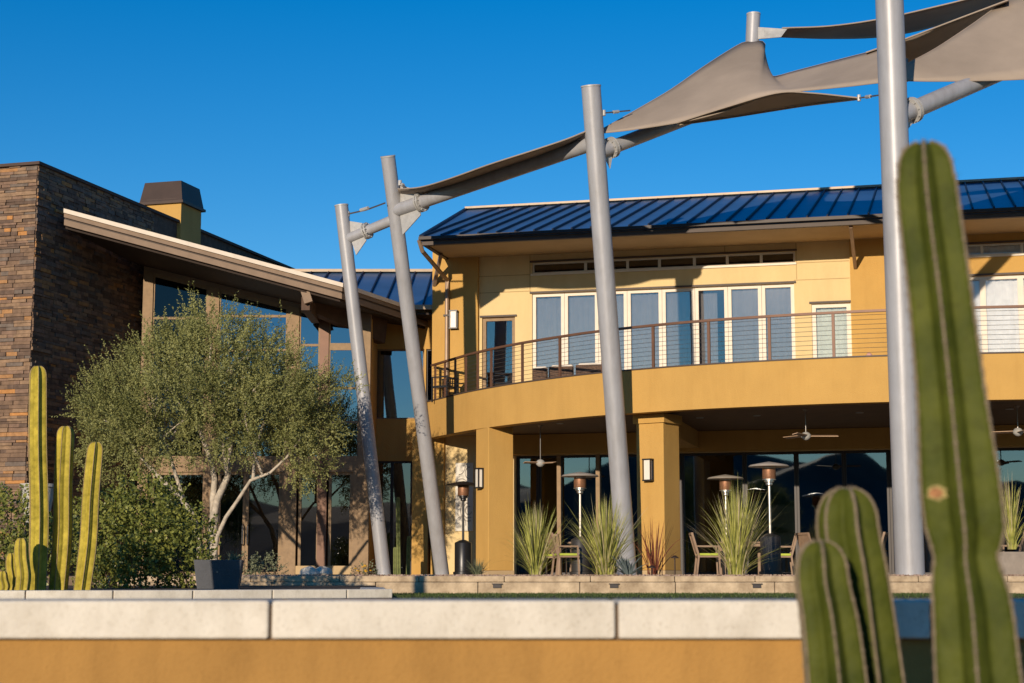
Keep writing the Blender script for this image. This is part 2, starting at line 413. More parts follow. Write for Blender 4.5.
for uu in (sl[0]-0.05, sl[1]+0.07, u_(725, 270)):
    mb = MB(); F.box(mb, uu-0.009, uu+0.009, 0, 0.005, cl[3]+0.05 if uu > sl[0] and uu < sl[1] else zh+0.09, ZT); mb.build('control_joint', M['joint'], house)
# ground floor wall
ZG = 3.0
g0 = u_(516, 500)
gops = [(g0, U_END-0.6, 0.0, ZG)]
mb = MB(); F.wall(mb, OG1, U_END, 0.0, Z_SOF, -0.3, 0, gops); mb.build('wall', M['yellow'], house)['label'] = 'ground floor wall under the balcony'
mb = MB(); F.box(mb, g0-0.4, U_END, 0.0, 0.28, ZG+0.02, Z_SOF-0.01); mb.build('header_beam', M['orange'], house)
# shell
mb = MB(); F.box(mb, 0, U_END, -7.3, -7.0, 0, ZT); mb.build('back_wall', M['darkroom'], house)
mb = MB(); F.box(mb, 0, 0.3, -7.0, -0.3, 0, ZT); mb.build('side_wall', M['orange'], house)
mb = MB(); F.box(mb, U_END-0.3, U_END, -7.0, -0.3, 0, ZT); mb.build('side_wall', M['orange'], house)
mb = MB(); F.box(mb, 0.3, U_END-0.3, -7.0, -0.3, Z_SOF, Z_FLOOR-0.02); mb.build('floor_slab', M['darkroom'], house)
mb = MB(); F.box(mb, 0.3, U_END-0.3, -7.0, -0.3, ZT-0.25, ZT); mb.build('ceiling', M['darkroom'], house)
# upper windows
F.window(*dA, -0.14, [], M['tanframe'], M['glass_u'], house, 'door', fw=0.09, curtain=None)
cuts = [u_(x, 330) for x in (564, 598, 627, 662, 695, 728, 762)]
cc = [sl[0]] + cuts + [sl[1]]
for i in range(8):
    F.window(cc[i]+0.004, cc[i+1]-0.004, Z_FLOOR, zh, -0.14, [], M['winframe'], M['glass_u'], house, 'sliding_door', fw=0.085,
             curtain=None if i == 5 else M['curtain'])
mb = MB(); a, b = cc[5]+0.12, cc[5]+0.12+(cc[6]-cc[5])*0.5
vs = []
for i in range(9):
    uu = a+(b-a)*i/8; vs += [F.pt(uu, -0.3+0.02*(i % 2), Z_FLOOR+0.05), F.pt(uu, -0.3+0.02*(i % 2), zh-0.1)]
mb.add(vs, [(2*i, 2*i+2, 2*i+3, 2*i+1) for i in range(8)]); mb.build('curtain', M['curtain'], house)
F.window(cl[0], cl[1], cl[2], cl[3], -0.14, [u_(x, 262) for x in (585, 627, 659, 694, 727, 761)], M['winframe'], M['glass_cl'], house, 'clerestory_window', fw=0.045)
F.window(*dB, -0.14, [], M['winframe'], M['glass_c'], house, 'door', fw=0.10, curtain=M['curtain_g'])
F.window(*sr, -0.14, [u_(x, 320) for x in (984, 1022, 1042, 1080, 1100)], M['winframe'], M['glass_c'], house, 'window', fw=0.09, curtain=M['reflect_w'], label='window with its bright reflection painted as white sheets at the right end of the balcony')  # white sheet behind the panes stands in for their bright reflection
F.window(*clr, -0.14, [u_(x, 250) for x in (982, 1022, 1062, 1100)], M['winframe'], M['glass_c'], house, 'clerestory_window', fw=0.045, curtain=M['reflect_w'])  # same painted reflection behind the right clerestory panes
# head trims (dark drip edges)
for o in (dA, sl, cl, dB, sr, clr):
    mb = MB(); F.box(mb, o[0]-0.05, o[1]+0.05, 0.0, 0.05, o[3], o[3]+0.045); mb.build('drip_edge', M['fascia_d'], house)
for o in (cl, clr):
    mb = MB(); F.box(mb, o[0]-0.03, o[1]+0.03, 0.0, 0.04, o[2]-0.05, o[2]); mb.build('sill', M['winframe'], house)
# ground-floor glazing
gx = [517, 538, 559, 598, 640, 682, 745, 797, 845, 890, 940, 990, 1040, 1090, 1140]
gu = [u_(x, 510) for x in gx]; gu[0] = g0+0.01
for i in range(len(gu)-1):
    if gu[i+1] > U_END-0.7: break
    pale = gx[i] in (559, 598)
    F.window(gu[i]+0.004, gu[i+1]-0.004, 0.02, ZG-0.01, -0.14, [], M['darkframe'], M['glass_d'], house, 'glass_door', fw=0.055)
for x in (559, 598):
    mb = MB(); F.box(mb, u_(x, 510)-0.05, u_(x, 510)+0.05, -0.03, 0.02, 0.02, ZG-0.01); mb.build('door_stile', M['tanframe'], house)
# interior hints: a counter and tall units in the dark
mb = MB(); F.box(mb, g0+0.9, g0+1.9, -2.6, -2.0, 0.0, 2.4); mb.build('interior_panel', mat('interior_grey', (0.10, 0.11, 0.12), 0.6), house)
mb = MB(); F.box(mb, g0+5.2, g0+6.9, -2.8, -2.2, 0.0, 2.7); mb.build('interior_panel', M['curtain'], house)

# ------------------------------------------------------------------ balcony
arc_px = [(427, 404, 43.2), (443, 398, 42.2), (470, 392, 40.7), (505, 387, 39.3), (540, 382, 38.25), (590, 377, 37.05), (650, 372, 36.05),
          (700, 368, 35.4), (760, 364, 34.8), (830, 361, 34.25), (888, 358, 33.9), (960, 356, 33.6), (1024, 354, 33.4), (1110, 354, 33.2), (1190, 352, 33.1)]
arc = spl([Vector((P(a, b, c).x, c, 0)) for a, b, c in arc_px], 90)
def offset(pts, d):
    out = []
    for i, p in enumerate(pts):
        t = (pts[min(i+1, len(pts)-1)]-pts[max(i-1, 0)]).normalized()
        out.append(p + Vector((-t.y, t.x, 0))*d)      # +d = towards the building
    return out
def ribbon(mb, pts, d0, d1, z0, z1):
    a = offset(pts, d0); b = offset(pts, d1); n = len(pts); vs = []
    for i in range(n):
        vs += [a[i]+Vector((0, 0, z0)), b[i]+Vector((0, 0, z0)), b[i]+Vector((0, 0, z1)), a[i]+Vector((0, 0, z1))]
    fs = []
    for i in range(n-1):
        for k in range(4):
            fs.append((4*i+k, 4*(i+1)+k, 4*(i+1)+(k+1) % 4, 4*i+(k+1) % 4))
    fs += [(3, 2, 1, 0), tuple(4*(n-1)+k for k in range(4))]
    mb.add(vs, fs)
mb = MB(); ribbon(mb, arc, 0, 0.3, Z_FB, Z_FT)
fascia = smooth_angle(mb.build('balcony_fascia', M['orange'], house))
def slab(z0, z1, inset, m, name):
    a = offset(arc, inset); mb = MB()
    wallpts = []
    vs = []; n = len(a)
    for p in a:
        rel = p-F.O; uu = max(0.0, rel.dot(F.U))
        w = F.pt(max(uu, 0.0), 0.125 if uu < OR1 else 0.002, 0); nn = rel.dot(F.N)
        if nn < 0.12: p = F.pt(uu, 0.13, 0)
        vs += [Vector((p.x, p.y, z0)), Vector((w.x, w.y, z0)), Vector((w.x, w.y, z1)), Vector((p.x, p.y, z1))]
    fs = []
    for i in range(n-1):
        for k in range(4): fs.append((4*i+k, 4*(i+1)+k, 4*(i+1)+(k+1) % 4, 4*i+(k+1) % 4))
    mb.add(vs, fs); return mb.build(name, m, house)
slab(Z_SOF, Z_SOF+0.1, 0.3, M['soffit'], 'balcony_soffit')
slab(Z_FLOOR-0.15, Z_FLOOR-0.02, 0.3, M['tan'], 'balcony_floor')
mb = MB(); ribbon(mb, arc, -0.02, 0.34, Z_FT, Z_FT+0.03); mb.build('balcony_cap', M['fascia_d'], house)
# railing
ZR = 5.36
mb = MB(); ribbon(mb, arc, 0.10, 0.17, ZR-0.05, ZR)
railing = mb.build('balcony_railing', M['rail'], house)
L = 0; last = -9; posts = []
for i in range(1, len(arc)-1):
    L += (arc[i]-arc[i-1]).length
    need = 0.62 if arc[i].x < -0.6 else 1.12
    if L-last >= need: posts.append(i); last = L
for i in posts:
    p = offset(arc, 0.135)[i]; t = (arc[i+1]-arc[i-1]).normalized(); nrm = Vector((-t.y, t.x, 0))
    mb = MB(); mb.obox(p - t*0.03 - nrm*0.02 + Vector((0, 0, Z_FT+0.03)), t*0.06, nrm*0.04, Vector((0, 0, ZR-0.05-Z_FT-0.03)))
    mb.build('post', M['rail'], railing)
mb = MB()
for k in range(9):
    z = Z_FT+0.11+k*0.096
    c = [q+Vector((0, 0, z)) for q in offset(arc, 0.135)]
    mb.tube(c, 0.0045, 4, cap=False)
mb.build('cable', M['cablem'], railing)

# columns
def column(px, Y, az, w, label, cap=False):
    c = P(px, 500, Y); mb = MB()
    nx, ny = math.sin(az), -math.cos(az); a = Vector((-ny, nx, 0))*w; b = Vector((nx, ny, 0))*w
    o = Vector((c.x, c.y, 0))-a/2-b/2
    mb.obox(o+Vector((0, 0, 0.12)), a, b, Vector((0, 0, Z_FB+0.02-0.12)))
    cn = mb.build('column', M['orange'], house, bevel=0.015)
    cn['label'] = label
    mb = MB(); k = 0.015; an, bn = a.normalized()*k, b.normalized()*k
    mb.obox(o-an-bn, a+an*2, b+bn*2, Vector((0, 0, 0.118))); mb.build('column_base', M['tan'], cn)
    if cap:
        mb = MB(); an, bn = a.normalized()*0.05, b.normalized()*0.05; mb.obox(o-an-bn+Vector((0, 0, Z_FB-0.19)), a+an*2, b+bn*2, Vector((0, 0, 0.185))); mb.build('column_cap', M['orange'], cn)
    return c
c1 = column(494.5, 40.35, R(27.5), 0.66, 'orange column left, carrying the wall lamp by the black heater')
c2 = column(658.5, 36.9, R(-35.5), 0.68, 'orange column between the two glazed bays', cap=True)
c3 = column(962, 34.4, R(-20), 0.66, 'orange column behind the big cactus')
# beam from column two back to the wall, edge of soffit
for c in (c2, c3):
    mb = MB()
    u0 = (Vector((c.x, c.y, 0))-F.O).dot(F.U); n0 = (Vector((c.x, c.y, 0))-F.O).dot(F.N)
    F.box(mb, u0-0.22, u0+0.22, 0.28, n0+0.1, Z_SOF-0.42, Z_SOF-0.01)
    mb.build('ceiling_beam', M['orange'], house)
for px, Y in ((700, 38.0), (757, 37.5), (860, 36.8), (560, 39.5), (1010, 36)):
    p = P(px, 420, Y); mb = MB(); mb.lathe((p.x, p.y, Z_SOF-0.012), [(0.0, 0), (0.09, 0), (0.09, 0.012)], 16)
    mb.build('downlight', M['steel_l'], house)
# lower orange wall pier, left of the yellow wall
mb = MB(); p = F.pt(OR1-0.02, 0.15, 0)

# ------------------------------------------------------------------ main roof
n_e = 2.15; z_e = z_(700, 223.5, n_e)
EU0 = u_(421, 238, n_e); EU1 = U_END+1.2
n_r = -5.4
z_r = z_(700, 197.5, n_r); RU0 = u_(466, 209.5, n_r)
E0, E1 = F.pt(EU0, n_e, z_e), F.pt(EU1, n_e, z_e)
R0, R1 = F.pt(RU0, n_r, z_r), F.pt(EU1, n_r, z_r)
B0, B1 = F.pt(EU0, 2*n_r-n_e, z_e), F.pt(EU1, 2*n_r-n_e, z_e)
th = Vector((0, 0, 0.09))
mb = MB()
vs = [E0, E1, R1, R0, B1, B0]
vb = [v-th for v in vs]
mb.add(vs+vb, [(0, 1, 2, 3), (3, 2, 4, 5), (0, 3, 5), (9, 8, 7, 6), (11, 10, 8, 9), (11, 9, 6), (0, 6, 7, 1), (1, 7, 8, 2), (2, 8, 10, 4), (4, 10, 11, 5), (5, 11, 6, 0)])
mb.cur = 1
sl_dir = (R0-E0); k = 0
slope = (F.pt(0, n_r, z_r)-F.pt(0, n_e, z_e))
uu = EU0+0.05
up = F.U.cross(slope).normalized()
if up.z < 0: up = -up
while uu < EU1:
    p = F.pt(uu, n_e, z_e)
    t = min(1.0, (uu-EU0)/(RU0-EU0)) if uu < RU0 else 1.0
    q = p+slope*t
    mb.bar(p+up*0.03, q+up*0.03, 0.035, 0.055, up=tuple(up)); uu += 0.47
mb.bar(E0+up*0.03, R0+up*0.03, 0.09, 0.06, up=tuple(up))
roof = mb.build('roof', [M['roof'], M['seam']], house)
mb = MB(); mb.bar(R0+Vector((0, 0, 0.045)), R1+Vector((0, 0, 0.045)), 0.26, 0.06); mb.build('ridge_cap', M['ridge'], roof)
# gutter + fascia
mb = MB(); F.box(mb, EU0-0.03, EU1, n_e-0.02, n_e+0.12, z_e-0.08, z_e-0.005); mb.build('gutter', M['gutter'], roof)
mb = MB(); F.box(mb, EU0+0.02, EU1, n_e-0.14, n_e-0.022, z_e-0.2, z_e-0.095)
mb.obox(F.pt(EU0+0.02, n_e-0.14, z_e-0.2), F.U*0.1, F.N*-11.5, Vector((0, 0, 0.10)))
mb.build('eave_board', M['fascia_d'], roof)
mb = MB(); F.box(mb, EU0+0.12, EU1, 0.0, n_e-0.14, z_e-0.16, z_e-0.12)
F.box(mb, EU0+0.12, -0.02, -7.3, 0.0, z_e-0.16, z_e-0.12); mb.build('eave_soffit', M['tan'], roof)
# wall up to soffit (fill)
u0 = u_(855, 250)
for pa, pb in ((F.pt(u0, n_e-0.2, z_e-0.2), F.pt(u0, 0.12, z_e-0.85)), (F.pt(EU0+0.1, -0.4, z_e-0.2), F.pt(0.0, -0.4, z_e-0.85)), (F.pt(EU0+0.15, 0.9, z_e-0.2), F.pt(0.05, 0.13, z_e-0.85))):
    mb = MB(); mb.bar(pa, pb, 0.08, 0.1); mb.build('eave_brace', M['pipe'], roof)
# downspout
ud = u_(447, 300, 0.2)
mb = MB()
pts = [F.pt(ud-0.15, n_e+0.03, z_e-0.08), F.pt(ud-0.12, n_e-0.15, z_e-0.32), F.pt(ud, 0.2, z_e-0.75), F.pt(ud, 0.2, z_e-1.0), F.pt(ud, 0.2, Z_FLOOR)]
mb.tube(pts, 0.055, 10); mb.build('downspout', M['pipe'], house)
for z in (5.2, 6.6):
    mb = MB(); F.box(mb, ud-0.08, ud+0.08, 0.13, 0.26, z, z+0.05); mb.build('pipe_bracket', M['gutter'], house)

# ------------------------------------------------------------------ link with lower blue roof
LK = Frame((P(300, 400, 44.6).x, 44.6), (1, 0))
def lu(px, py, n=0.0): return LK.hit(px, py, n)[0]
def lz(px, py, n=0.0): return LK.hit(px, py, n)[1]
l0, l1 = lu(340, 350), lu(436, 350)
wl0, wl1, wz0, wz1 = lu(371, 400), lu(424, 400), lz(400, 419), lz(400, 349)
nz0, nz1 = lu(426, 380), lu(433, 380)
dl0, dl1, dz1 = lu(371, 500), lu(412, 500), lz(400, 461)
zlr = lz(425, 305, 1.0)
mb = MB(); LK.wall(mb, l0, l1, 0, zlr+0.05, -0.3, 0, [(wl0, wl1, wz0, wz1), (nz0, nz1, 4.4, wz1), (dl0, dl1, 0.02, dz1)])
mb.build('wall', M['orange'], house)['label'] = 'recessed orange entrance wall between pavilion and clubhouse'
LK.window(wl0, wl1, wz0, wz1, -0.14, [], M['tanframe'], M['glass_w'], house, 'window', fw=0.04)
LK.window(nz0, nz1, 4.4, wz1, -0.14, [], M['darkframe'], M['glass_k'], house, 'window', fw=0.04)
LK.window(dl0, dl1, 0.02, dz1, -0.14, [(dl0+dl1)/2], M['darkframe'], M['glass_lo'], house, 'glass_door', fw=0.05)
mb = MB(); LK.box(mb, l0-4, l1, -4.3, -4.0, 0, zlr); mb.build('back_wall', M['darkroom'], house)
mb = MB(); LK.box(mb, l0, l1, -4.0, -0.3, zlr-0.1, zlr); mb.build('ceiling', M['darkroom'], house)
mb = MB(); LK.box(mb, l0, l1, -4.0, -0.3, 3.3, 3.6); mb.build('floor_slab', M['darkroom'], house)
a0, a1 = lu(250, 300, 1.0), lu(434, 300, 1.0)
nr = -4.0; zr = lz(400, 272.5, nr)
mb = MB()
e0, e1, r1, r0 = LK.pt(a0, 1.0, zlr), LK.pt(a1, 1.0, zlr), LK.pt(a1, nr, zr), LK.pt(a0, nr, zr)
vs = [e0, e1, r1, r0]; mb.add(vs+[v-th for v in vs], [(0, 1, 2, 3), (7, 6, 5, 4), (0, 4, 5, 1), (1, 5, 6, 2), (2, 6, 7, 3), (3, 7, 4, 0)])
mb.cur = 1; s2 = r0-e0; up2 = Vector((0, -s2.z, s2.y)).normalized()
if up2.z < 0: up2 = -up2
uu = a0
while uu < a1:
    p = LK.pt(uu, 1.0, zlr); mb.bar(p+up2*0.03, p+s2+up2*0.03, 0.035, 0.06, up=tuple(up2)); uu += 0.5
lroof = mb.build('roof', [M['roof'], M['seam']], house); lroof['label'] = 'lower blue metal roof beside the pavilion'
mb = MB(); mb.bar(r0+Vector((0, 0, .04)), r1+Vector((0, 0, .04)), 0.3, 0.08); mb.build('ridge_cap', M['ridge'], lroof)
mb = MB(); LK.box(mb, a0, a1, 0.98, 1.12, zlr-0.13, zlr-0.01); mb.build('gutter', M['ridge'], lroof)
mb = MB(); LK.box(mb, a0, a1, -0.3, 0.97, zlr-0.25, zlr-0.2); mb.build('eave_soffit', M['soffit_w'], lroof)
# pier between link and clubhouse (ground storey)
mb = MB(); x0 = P(413, 500, 43.9).x; x1 = P(444, 500, 43.2).x
mb.box(x0, x1-0.42, 43.45, 44.6, 0, z_(430, 440)+0.2); mb.build('wall_pier', M['orange'], house)

# ------------------------------------------------------------------ stone building
S0 = P(38, 165, 38.3); ZS = S0.z
sdirv = Vector((1.24, 4.2, 0)).normalized(); fdir = Vector((-sdirv.y, sdirv.x, 0))   # along the side wall / along the front to the left
S0 = Vector((S0.x, S0.y, 0))
stoneb = thing('stone_building', (S0.x, S0.y, 0), 'tall windowless building clad in brown stacked ledgestone at the left edge', 'building')
inn_n = -fdir
mb = MB()   # core
mb.obox(S0+fdir*0.06+sdirv*0.06, fdir*6, sdirv*17, Vector((0, 0, ZS-0.02))); mb.build('wall_core', M['st0'], stoneb)
def stones(length, o, d, nrm, seed, name, first=0.0, lmin=0.14, lmax=0.55):
    mb = MB(); rnd = random.Random(seed); z = -0.02
    while z < ZS-0.02:
        h = rnd.uniform(0.05, 0.105); h = min(h, ZS-z)
        x = 0.0
        while x < length:
            w = rnd.uniform(lmin, lmax); w = min(w, length-x+0.001)
            dep = rnd.uniform(0.0, 0.045)
            r = rnd.random()
            mb.cur = rnd.choices(range(7), weights=[24, 24, 18, 7, 3, 14, 18])[0]
            mb.obox(o+d*(x+0.004)-nrm*0.07+Vector((0, 0, z+0.004)), d*(w-0.008), nrm*(0.07+dep), Vector((0, 0, h-0.008)))
            x += w
        z += h
    return mb.build(name, [M['st%d' % i] for i in range(7)], stoneb)
fn = -sdirv; sn = -fdir
stones(6.0, S0, fdir, fn, 5, 'front_wall')
stones(5.5, S0+sn*0.0, sdirv, sn, 6, 'side_wall')
mb = MB(); mb.obox(S0+sdirv*5.5-sn*0.07, sdirv*12, sn*0.08, Vector((0, 0, ZS))); mb.build('rear_side_wall', M['st0'], stoneb)
mb = MB(); mb.obox(S0-fdir*0.09-sdirv*0.09+Vector((0, 0, ZS)), fdir*6.2, sdirv*0.4, Vector((0, 0, 0.07)))
mb.obox(S0-fdir*0.09+sdirv*0.31+Vector((0, 0, ZS)), fdir*0.4, sdirv*16.8, Vector((0, 0, 0.07))); mb.build('parapet_cap', M['stonecap'], stoneb)
# chimney straddling the side wall
t_c = 0
for k in range(200):
    q = S0+sdirv*(k*0.05)
    if (q.x/q.y) > (P(176.5, 230, q.y).x/q.y): break
C0 = q+sn*0.12
zc_t = P(184, 203, C0.y).z
mb = MB(); cw = 1.18
mb.obox(C0+Vector((0, 0, 6.2)), fdir*cw, sdirv*cw, Vector((0, 0, zc_t-6.2)))
chim = mb.build('chimney', M['orange'], stoneb)
zt = P(184, 180, C0.y).z; e = 0.09; ins = 0.10
b0 = C0-fdir*e-sdirv*e
mb = MB(); mb.obox(b0+Vector((0, 0, zc_t)), fdir*(cw+2*e), sdirv*(cw+2*e), Vector((0, 0, 0.07)))
A = [b0, b0+fdir*(cw+2*e), b0+fdir*(cw+2*e)+sdirv*(cw+2*e), b0+sdirv*(cw+2*e)]
cen = (A[0]+A[2])/2
bot = [cen+(a-cen)*0.94+Vector((0, 0, zc_t+0.07)) for a in A]; top = [cen+(a-cen)*0.80+Vector((0, 0, zt)) for a in A]
mb.add(bot+top, [(0, 1, 5, 4), (1, 2, 6, 5), (2, 3, 7, 6), (3, 0, 4, 7), (4, 5, 6, 7), (3, 2, 1, 0)])
mb.obox(C0+fdir*0.12-sdirv*0.04+Vector((0, 0, zc_t+0.09)), fdir*0.9, sdirv*0.02, Vector((0, 0, 0.05)))
mb.build('chimney_cap', M['bronze'], chim)

# ------------------------------------------------------------------ glass pavilion
YW = 42.4
W = Frame((P(140, 400, YW).x, YW), (1, 0))
def wu(px, py, n=0.0): return W.hit(px, py, n)[0]
def wz(px, py, n=0.0): return W.hit(px, py, n)[1]
pav = thing('glass_pavilion', (P(250, 500, YW).x, YW, 0), 'glazed entrance pavilion under a sloping cream edged roof behind the tree', 'building')
YF = 39.9
T0, T1 = P(64.5, 208.5, 38.85), P(343, 283, YF)
slp = (T1.z-T0.z)/(T1.x-T0.x)
def roofz(x): return T0.z + slp*(x-T0.x)
YB = 52.0
T2 = P(397, 305.5, 42.7); T2.z = T1.z
def inx(y): # right-hand eave line in plan
    return T1.x + (T2.x-T1.x)*(y-YF)/(42.7-YF)
# roof slab polygon: front-left, front-right, side, back
sidex = lambda y: (S0+sdirv*((y-S0.y)/sdirv.y)).x+0.1
def roof_layer(dz0, dz1, inset, m, name, parent):
    mb = MB(); yb = 47.0
    pts = [(T0.x-0.02, T0.y+inset), (T1.x-inset*0.4, YF+inset), (inx(yb)-inset*0.4, yb), (sidex(yb), yb)]
    def zz(x): return T0.z+slp*(min(x, T1.x)-T0.x)
    top = [Vector((x, y, zz(x)+dz1)) for x, y in pts]; bt = [Vector((x, y, zz(x)+dz0)) for x, y in pts]
    # split so the part beyond T1.x stays level
    mb.add(bt+top, [(4, 5, 6, 7), (3, 2, 1, 0), (0, 1, 5, 4), (1, 2, 6, 5), (2, 3, 7, 6), (3, 0, 4, 7)])
    return mb.build(name, m, parent)
rf = roof_layer(-0.10, 0.0, 0.0, M['roofedge'], 'roof', pav)
roof_layer(-0.20, -0.104, 0.05, M['roofedge2'], 'eave_board', rf)
roof_layer(-0.24, -0.204, 0.12, M['fascia_d'], 'eave_board', rf)
roof_layer(-0.38, -0.244, 0.08, M['roofedge2'], 'eave_board', rf)
roof_layer(-0.44, -0.384, 0.22, M['soffit_w'], 'eave_soffit', rf)
# end beam stubs under roof
def beam(px0, py0, Y0, px1, py1, Y1, w, h, name='roof_beam', m='darkwood'):
    mb = MB(); mb.bar(P(px0, py0, Y0), P(px1, py1, Y1), w, h); return mb.build(name, M[m], pav)
mb = MB(); mb.bar(P(303, 284, 40.1)-Vector((0, 0, 0)), P(309, 303, 40.1), 0.2, 0.22, up=(0, 1, 0)); mb.build('beam_end', M['roofedge2'], pav)
mb = MB(); x_ = P(306, 294, 40.2).x
mb.bar(Vector((x_, 40.15, roofz(x_)-0.68)), Vector((x_, 42.3, roofz(x_)-0.68)), 0.2, 0.32); mb.build('roof_beam', M['darkwood'], pav)
# sloping ridge beam under the right part, going back to the link
mb = MB(); mb.bar(P(312, 298, 41.4), P(383, 330, 43.6), 0.25, 0.75); mb.build('roof_beam', M['darkwood'], pav)
# facade posts
HEAD = 0.55
def headz(u): return roofz(W.O.x+u)-HEAD
posts_w = [(140, 150), (205, 217), (286, 298), (319, 328), (359, 370)]
xs = [(wu(a, 400), wu(b, 400)) for a, b in posts_w]
ZB0, ZB1 = wz(250, 472), wz(250, 456)     # band between storeys
for i, (a, b) in enumerate(xs):
    mb = MB()
    vs = [W.pt(a, 0.02, 0), W.pt(b, 0.02, 0), W.pt(b, 0.02, headz(b)), W.pt(a, 0.02, headz(a))]
    mb.poly_prism(vs, W.N*-0.3)
    mb.build('post', M['tanframe'] if i not in (3,) else M['rail'], pav)
mb = MB()
pr = [W.pt(xs[0][0], 0, headz(xs[0][0])), W.pt(xs[-1][1], 0, headz(xs[-1][1])), W.pt(xs[-1][1], 0, headz(xs[-1][1])+0.3), W.pt(xs[0][0], 0, headz(xs[0][0])+0.3)]
mb.poly_prism(pr, W.N*-0.25); mb.build('head_beam', M['roofedge2'], pav)
mb = MB()
for i in range(4):
    W.box(mb, xs[i][1], xs[i+1][0], -0.2, 0.0, ZB0, ZB1)
mb.build('floor_band', M['tanframe'], pav)
bars = {0: [287, 318], 1: [316, 350, 388, 422], 2: [308, 345, 388, 422], 3: [346.5, 388, 422]}
for i in range(4):
    a, b = xs[i][1], xs[i+1][0]
    hm = MB()
    for q0, q1 in ((a, a+0.04), (b-0.04, b)):
        hm.poly_prism([W.pt(q0, -0.025, ZB1), W.pt(q1, -0.025, ZB1), W.pt(q1, -0.025, headz(q1)-0.06), W.pt(q0, -0.025, headz(q0)-0.06)], W.N*-0.05)
    for y in bars[i]:
        zz = wz((posts_w[i][1]+posts_w[i+1][0])/2, y)
        k = 0.09 if (i == 3 and y < 350) else 0.03
        if zz < headz(b)-0.05: W.box(hm, a, b, -0.08, -0.02, zz-k, zz+k)
    hm.poly_prism([W.pt(a, -0.02, headz(a)-0.1), W.pt(b, -0.02, headz(b)-0.1), W.pt(b, -0.02, headz(b)), W.pt(a, -0.02, headz(a))], W.N*-0.06)
    w = hm.build('window', M['tanframe'], pav)
    g = MB(); g.poly_prism([W.pt(a, -0.045, ZB1), W.pt(b, -0.045, ZB1), W.pt(b, -0.045, headz(b)), W.pt(a, -0.045, headz(a))], W.N*-0.012)
    g.build('pane', M['glass_k'] if i == 0 else M['glass_w'], w)
# lower storey doors
low = [150, 205, 243, 281, 318, 352, 371]
def door(pxa, pxb, handle=None, fw=0.07):
    a, b = wu(pxa, 520), wu(pxb, 520)
    W_ = W.window(a, b, 0.02, ZB0, -0.14, [], M['tanframe'], M['glass_lo'], pav, 'door', fw=fw, dep=0.09)
    if handle:
        hu = wu(handle, 520); mb = MB()
        mb.tube([W.pt(hu, -0.03, 0.75), W.pt(hu, 0.06, 0.78), W.pt(hu, 0.06, 1.22), W.pt(hu, -0.03, 1.25)], 0.018, 8)
        mb.build('handle', M['cablem'], W_)
door(150, 205); door(217, 245, 243); door(245.3, 281, 248); door(298, 319); door(328, 352)
for a, b in ((281, 286), (352, 359)):
    mb = MB(); W.box(mb, wu(a, 520)+0.004, wu(b, 520)-0.004, -0.2, 0.0, 0, ZB0); mb.build('door_jamb', M['tanframe'], pav)
mb = MB(); W.box(mb, xs[2][1], wu(352, 520), -0.025, 0.0, 0.03, 0.24); mb.build('kick_panel', M['tan'], pav)
# right return wall of pavilion & interior shell
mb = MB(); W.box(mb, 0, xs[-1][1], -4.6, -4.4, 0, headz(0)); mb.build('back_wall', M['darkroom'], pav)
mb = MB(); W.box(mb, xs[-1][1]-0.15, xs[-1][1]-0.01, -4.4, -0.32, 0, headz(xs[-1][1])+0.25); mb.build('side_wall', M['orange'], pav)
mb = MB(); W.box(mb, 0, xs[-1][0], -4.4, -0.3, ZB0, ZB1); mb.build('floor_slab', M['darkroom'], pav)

# ------------------------------------------------------------------ shade structure
def pole(top, topY, bot, botY, d, label, seam=None):
    a, b = P(top[0], top[1], topY), P(bot[0], bot[1], botY)
    # extend to ground
    dirv = (b-a).normalized(); b = a + dirv*((a.z-0.0)/(-dirv.z))
    root = thing('shade_pole', (b.x, b.y, 0), label, 'pole', 'leaning grey steel poles of the shade structure')
    mb = MB(); mb.tube([b-dirv*0.0-Vector((0, 0, 0.02)), a], [d/2*1.0, d/2*0.97], 40)
    o = smooth_angle(mb.build('post_tube', M['steel'], root))
    mb = MB(); mb.tube([a, a-dirv*0.03], d/2+0.004, 40); mb.build('end_cap', M['steel_l'], root)
    mb = MB(); mb.lathe((b.x, b.y, -0.01), [(d*0.95, 0), (d*0.95, 0.03), (d*0.55, 0.035)], 28); mb.build('base_plate', M['steel'], root)
    return root, a, b, dirv
p1 = pole((341.5, 206), 39.3, (384, 573), 40.0, 0.325, 'leftmost leaning grey pole, its lower half dappled by tree shade')
p2 = pole((388, 157), 38.3, (442, 573), 41.1, 0.345, 'leaning grey pole in front of the corner downpipe, second from left')
p3 = pole((591, 87), 34.6, (627, 573), 36.35, 0.42, 'leaning grey pole standing left of the middle column')
p5 = pole((888, -40), 30.3, (910, 573), 30.9, 0.53, 'thickest grey pole, partly behind the big foreground cactus')
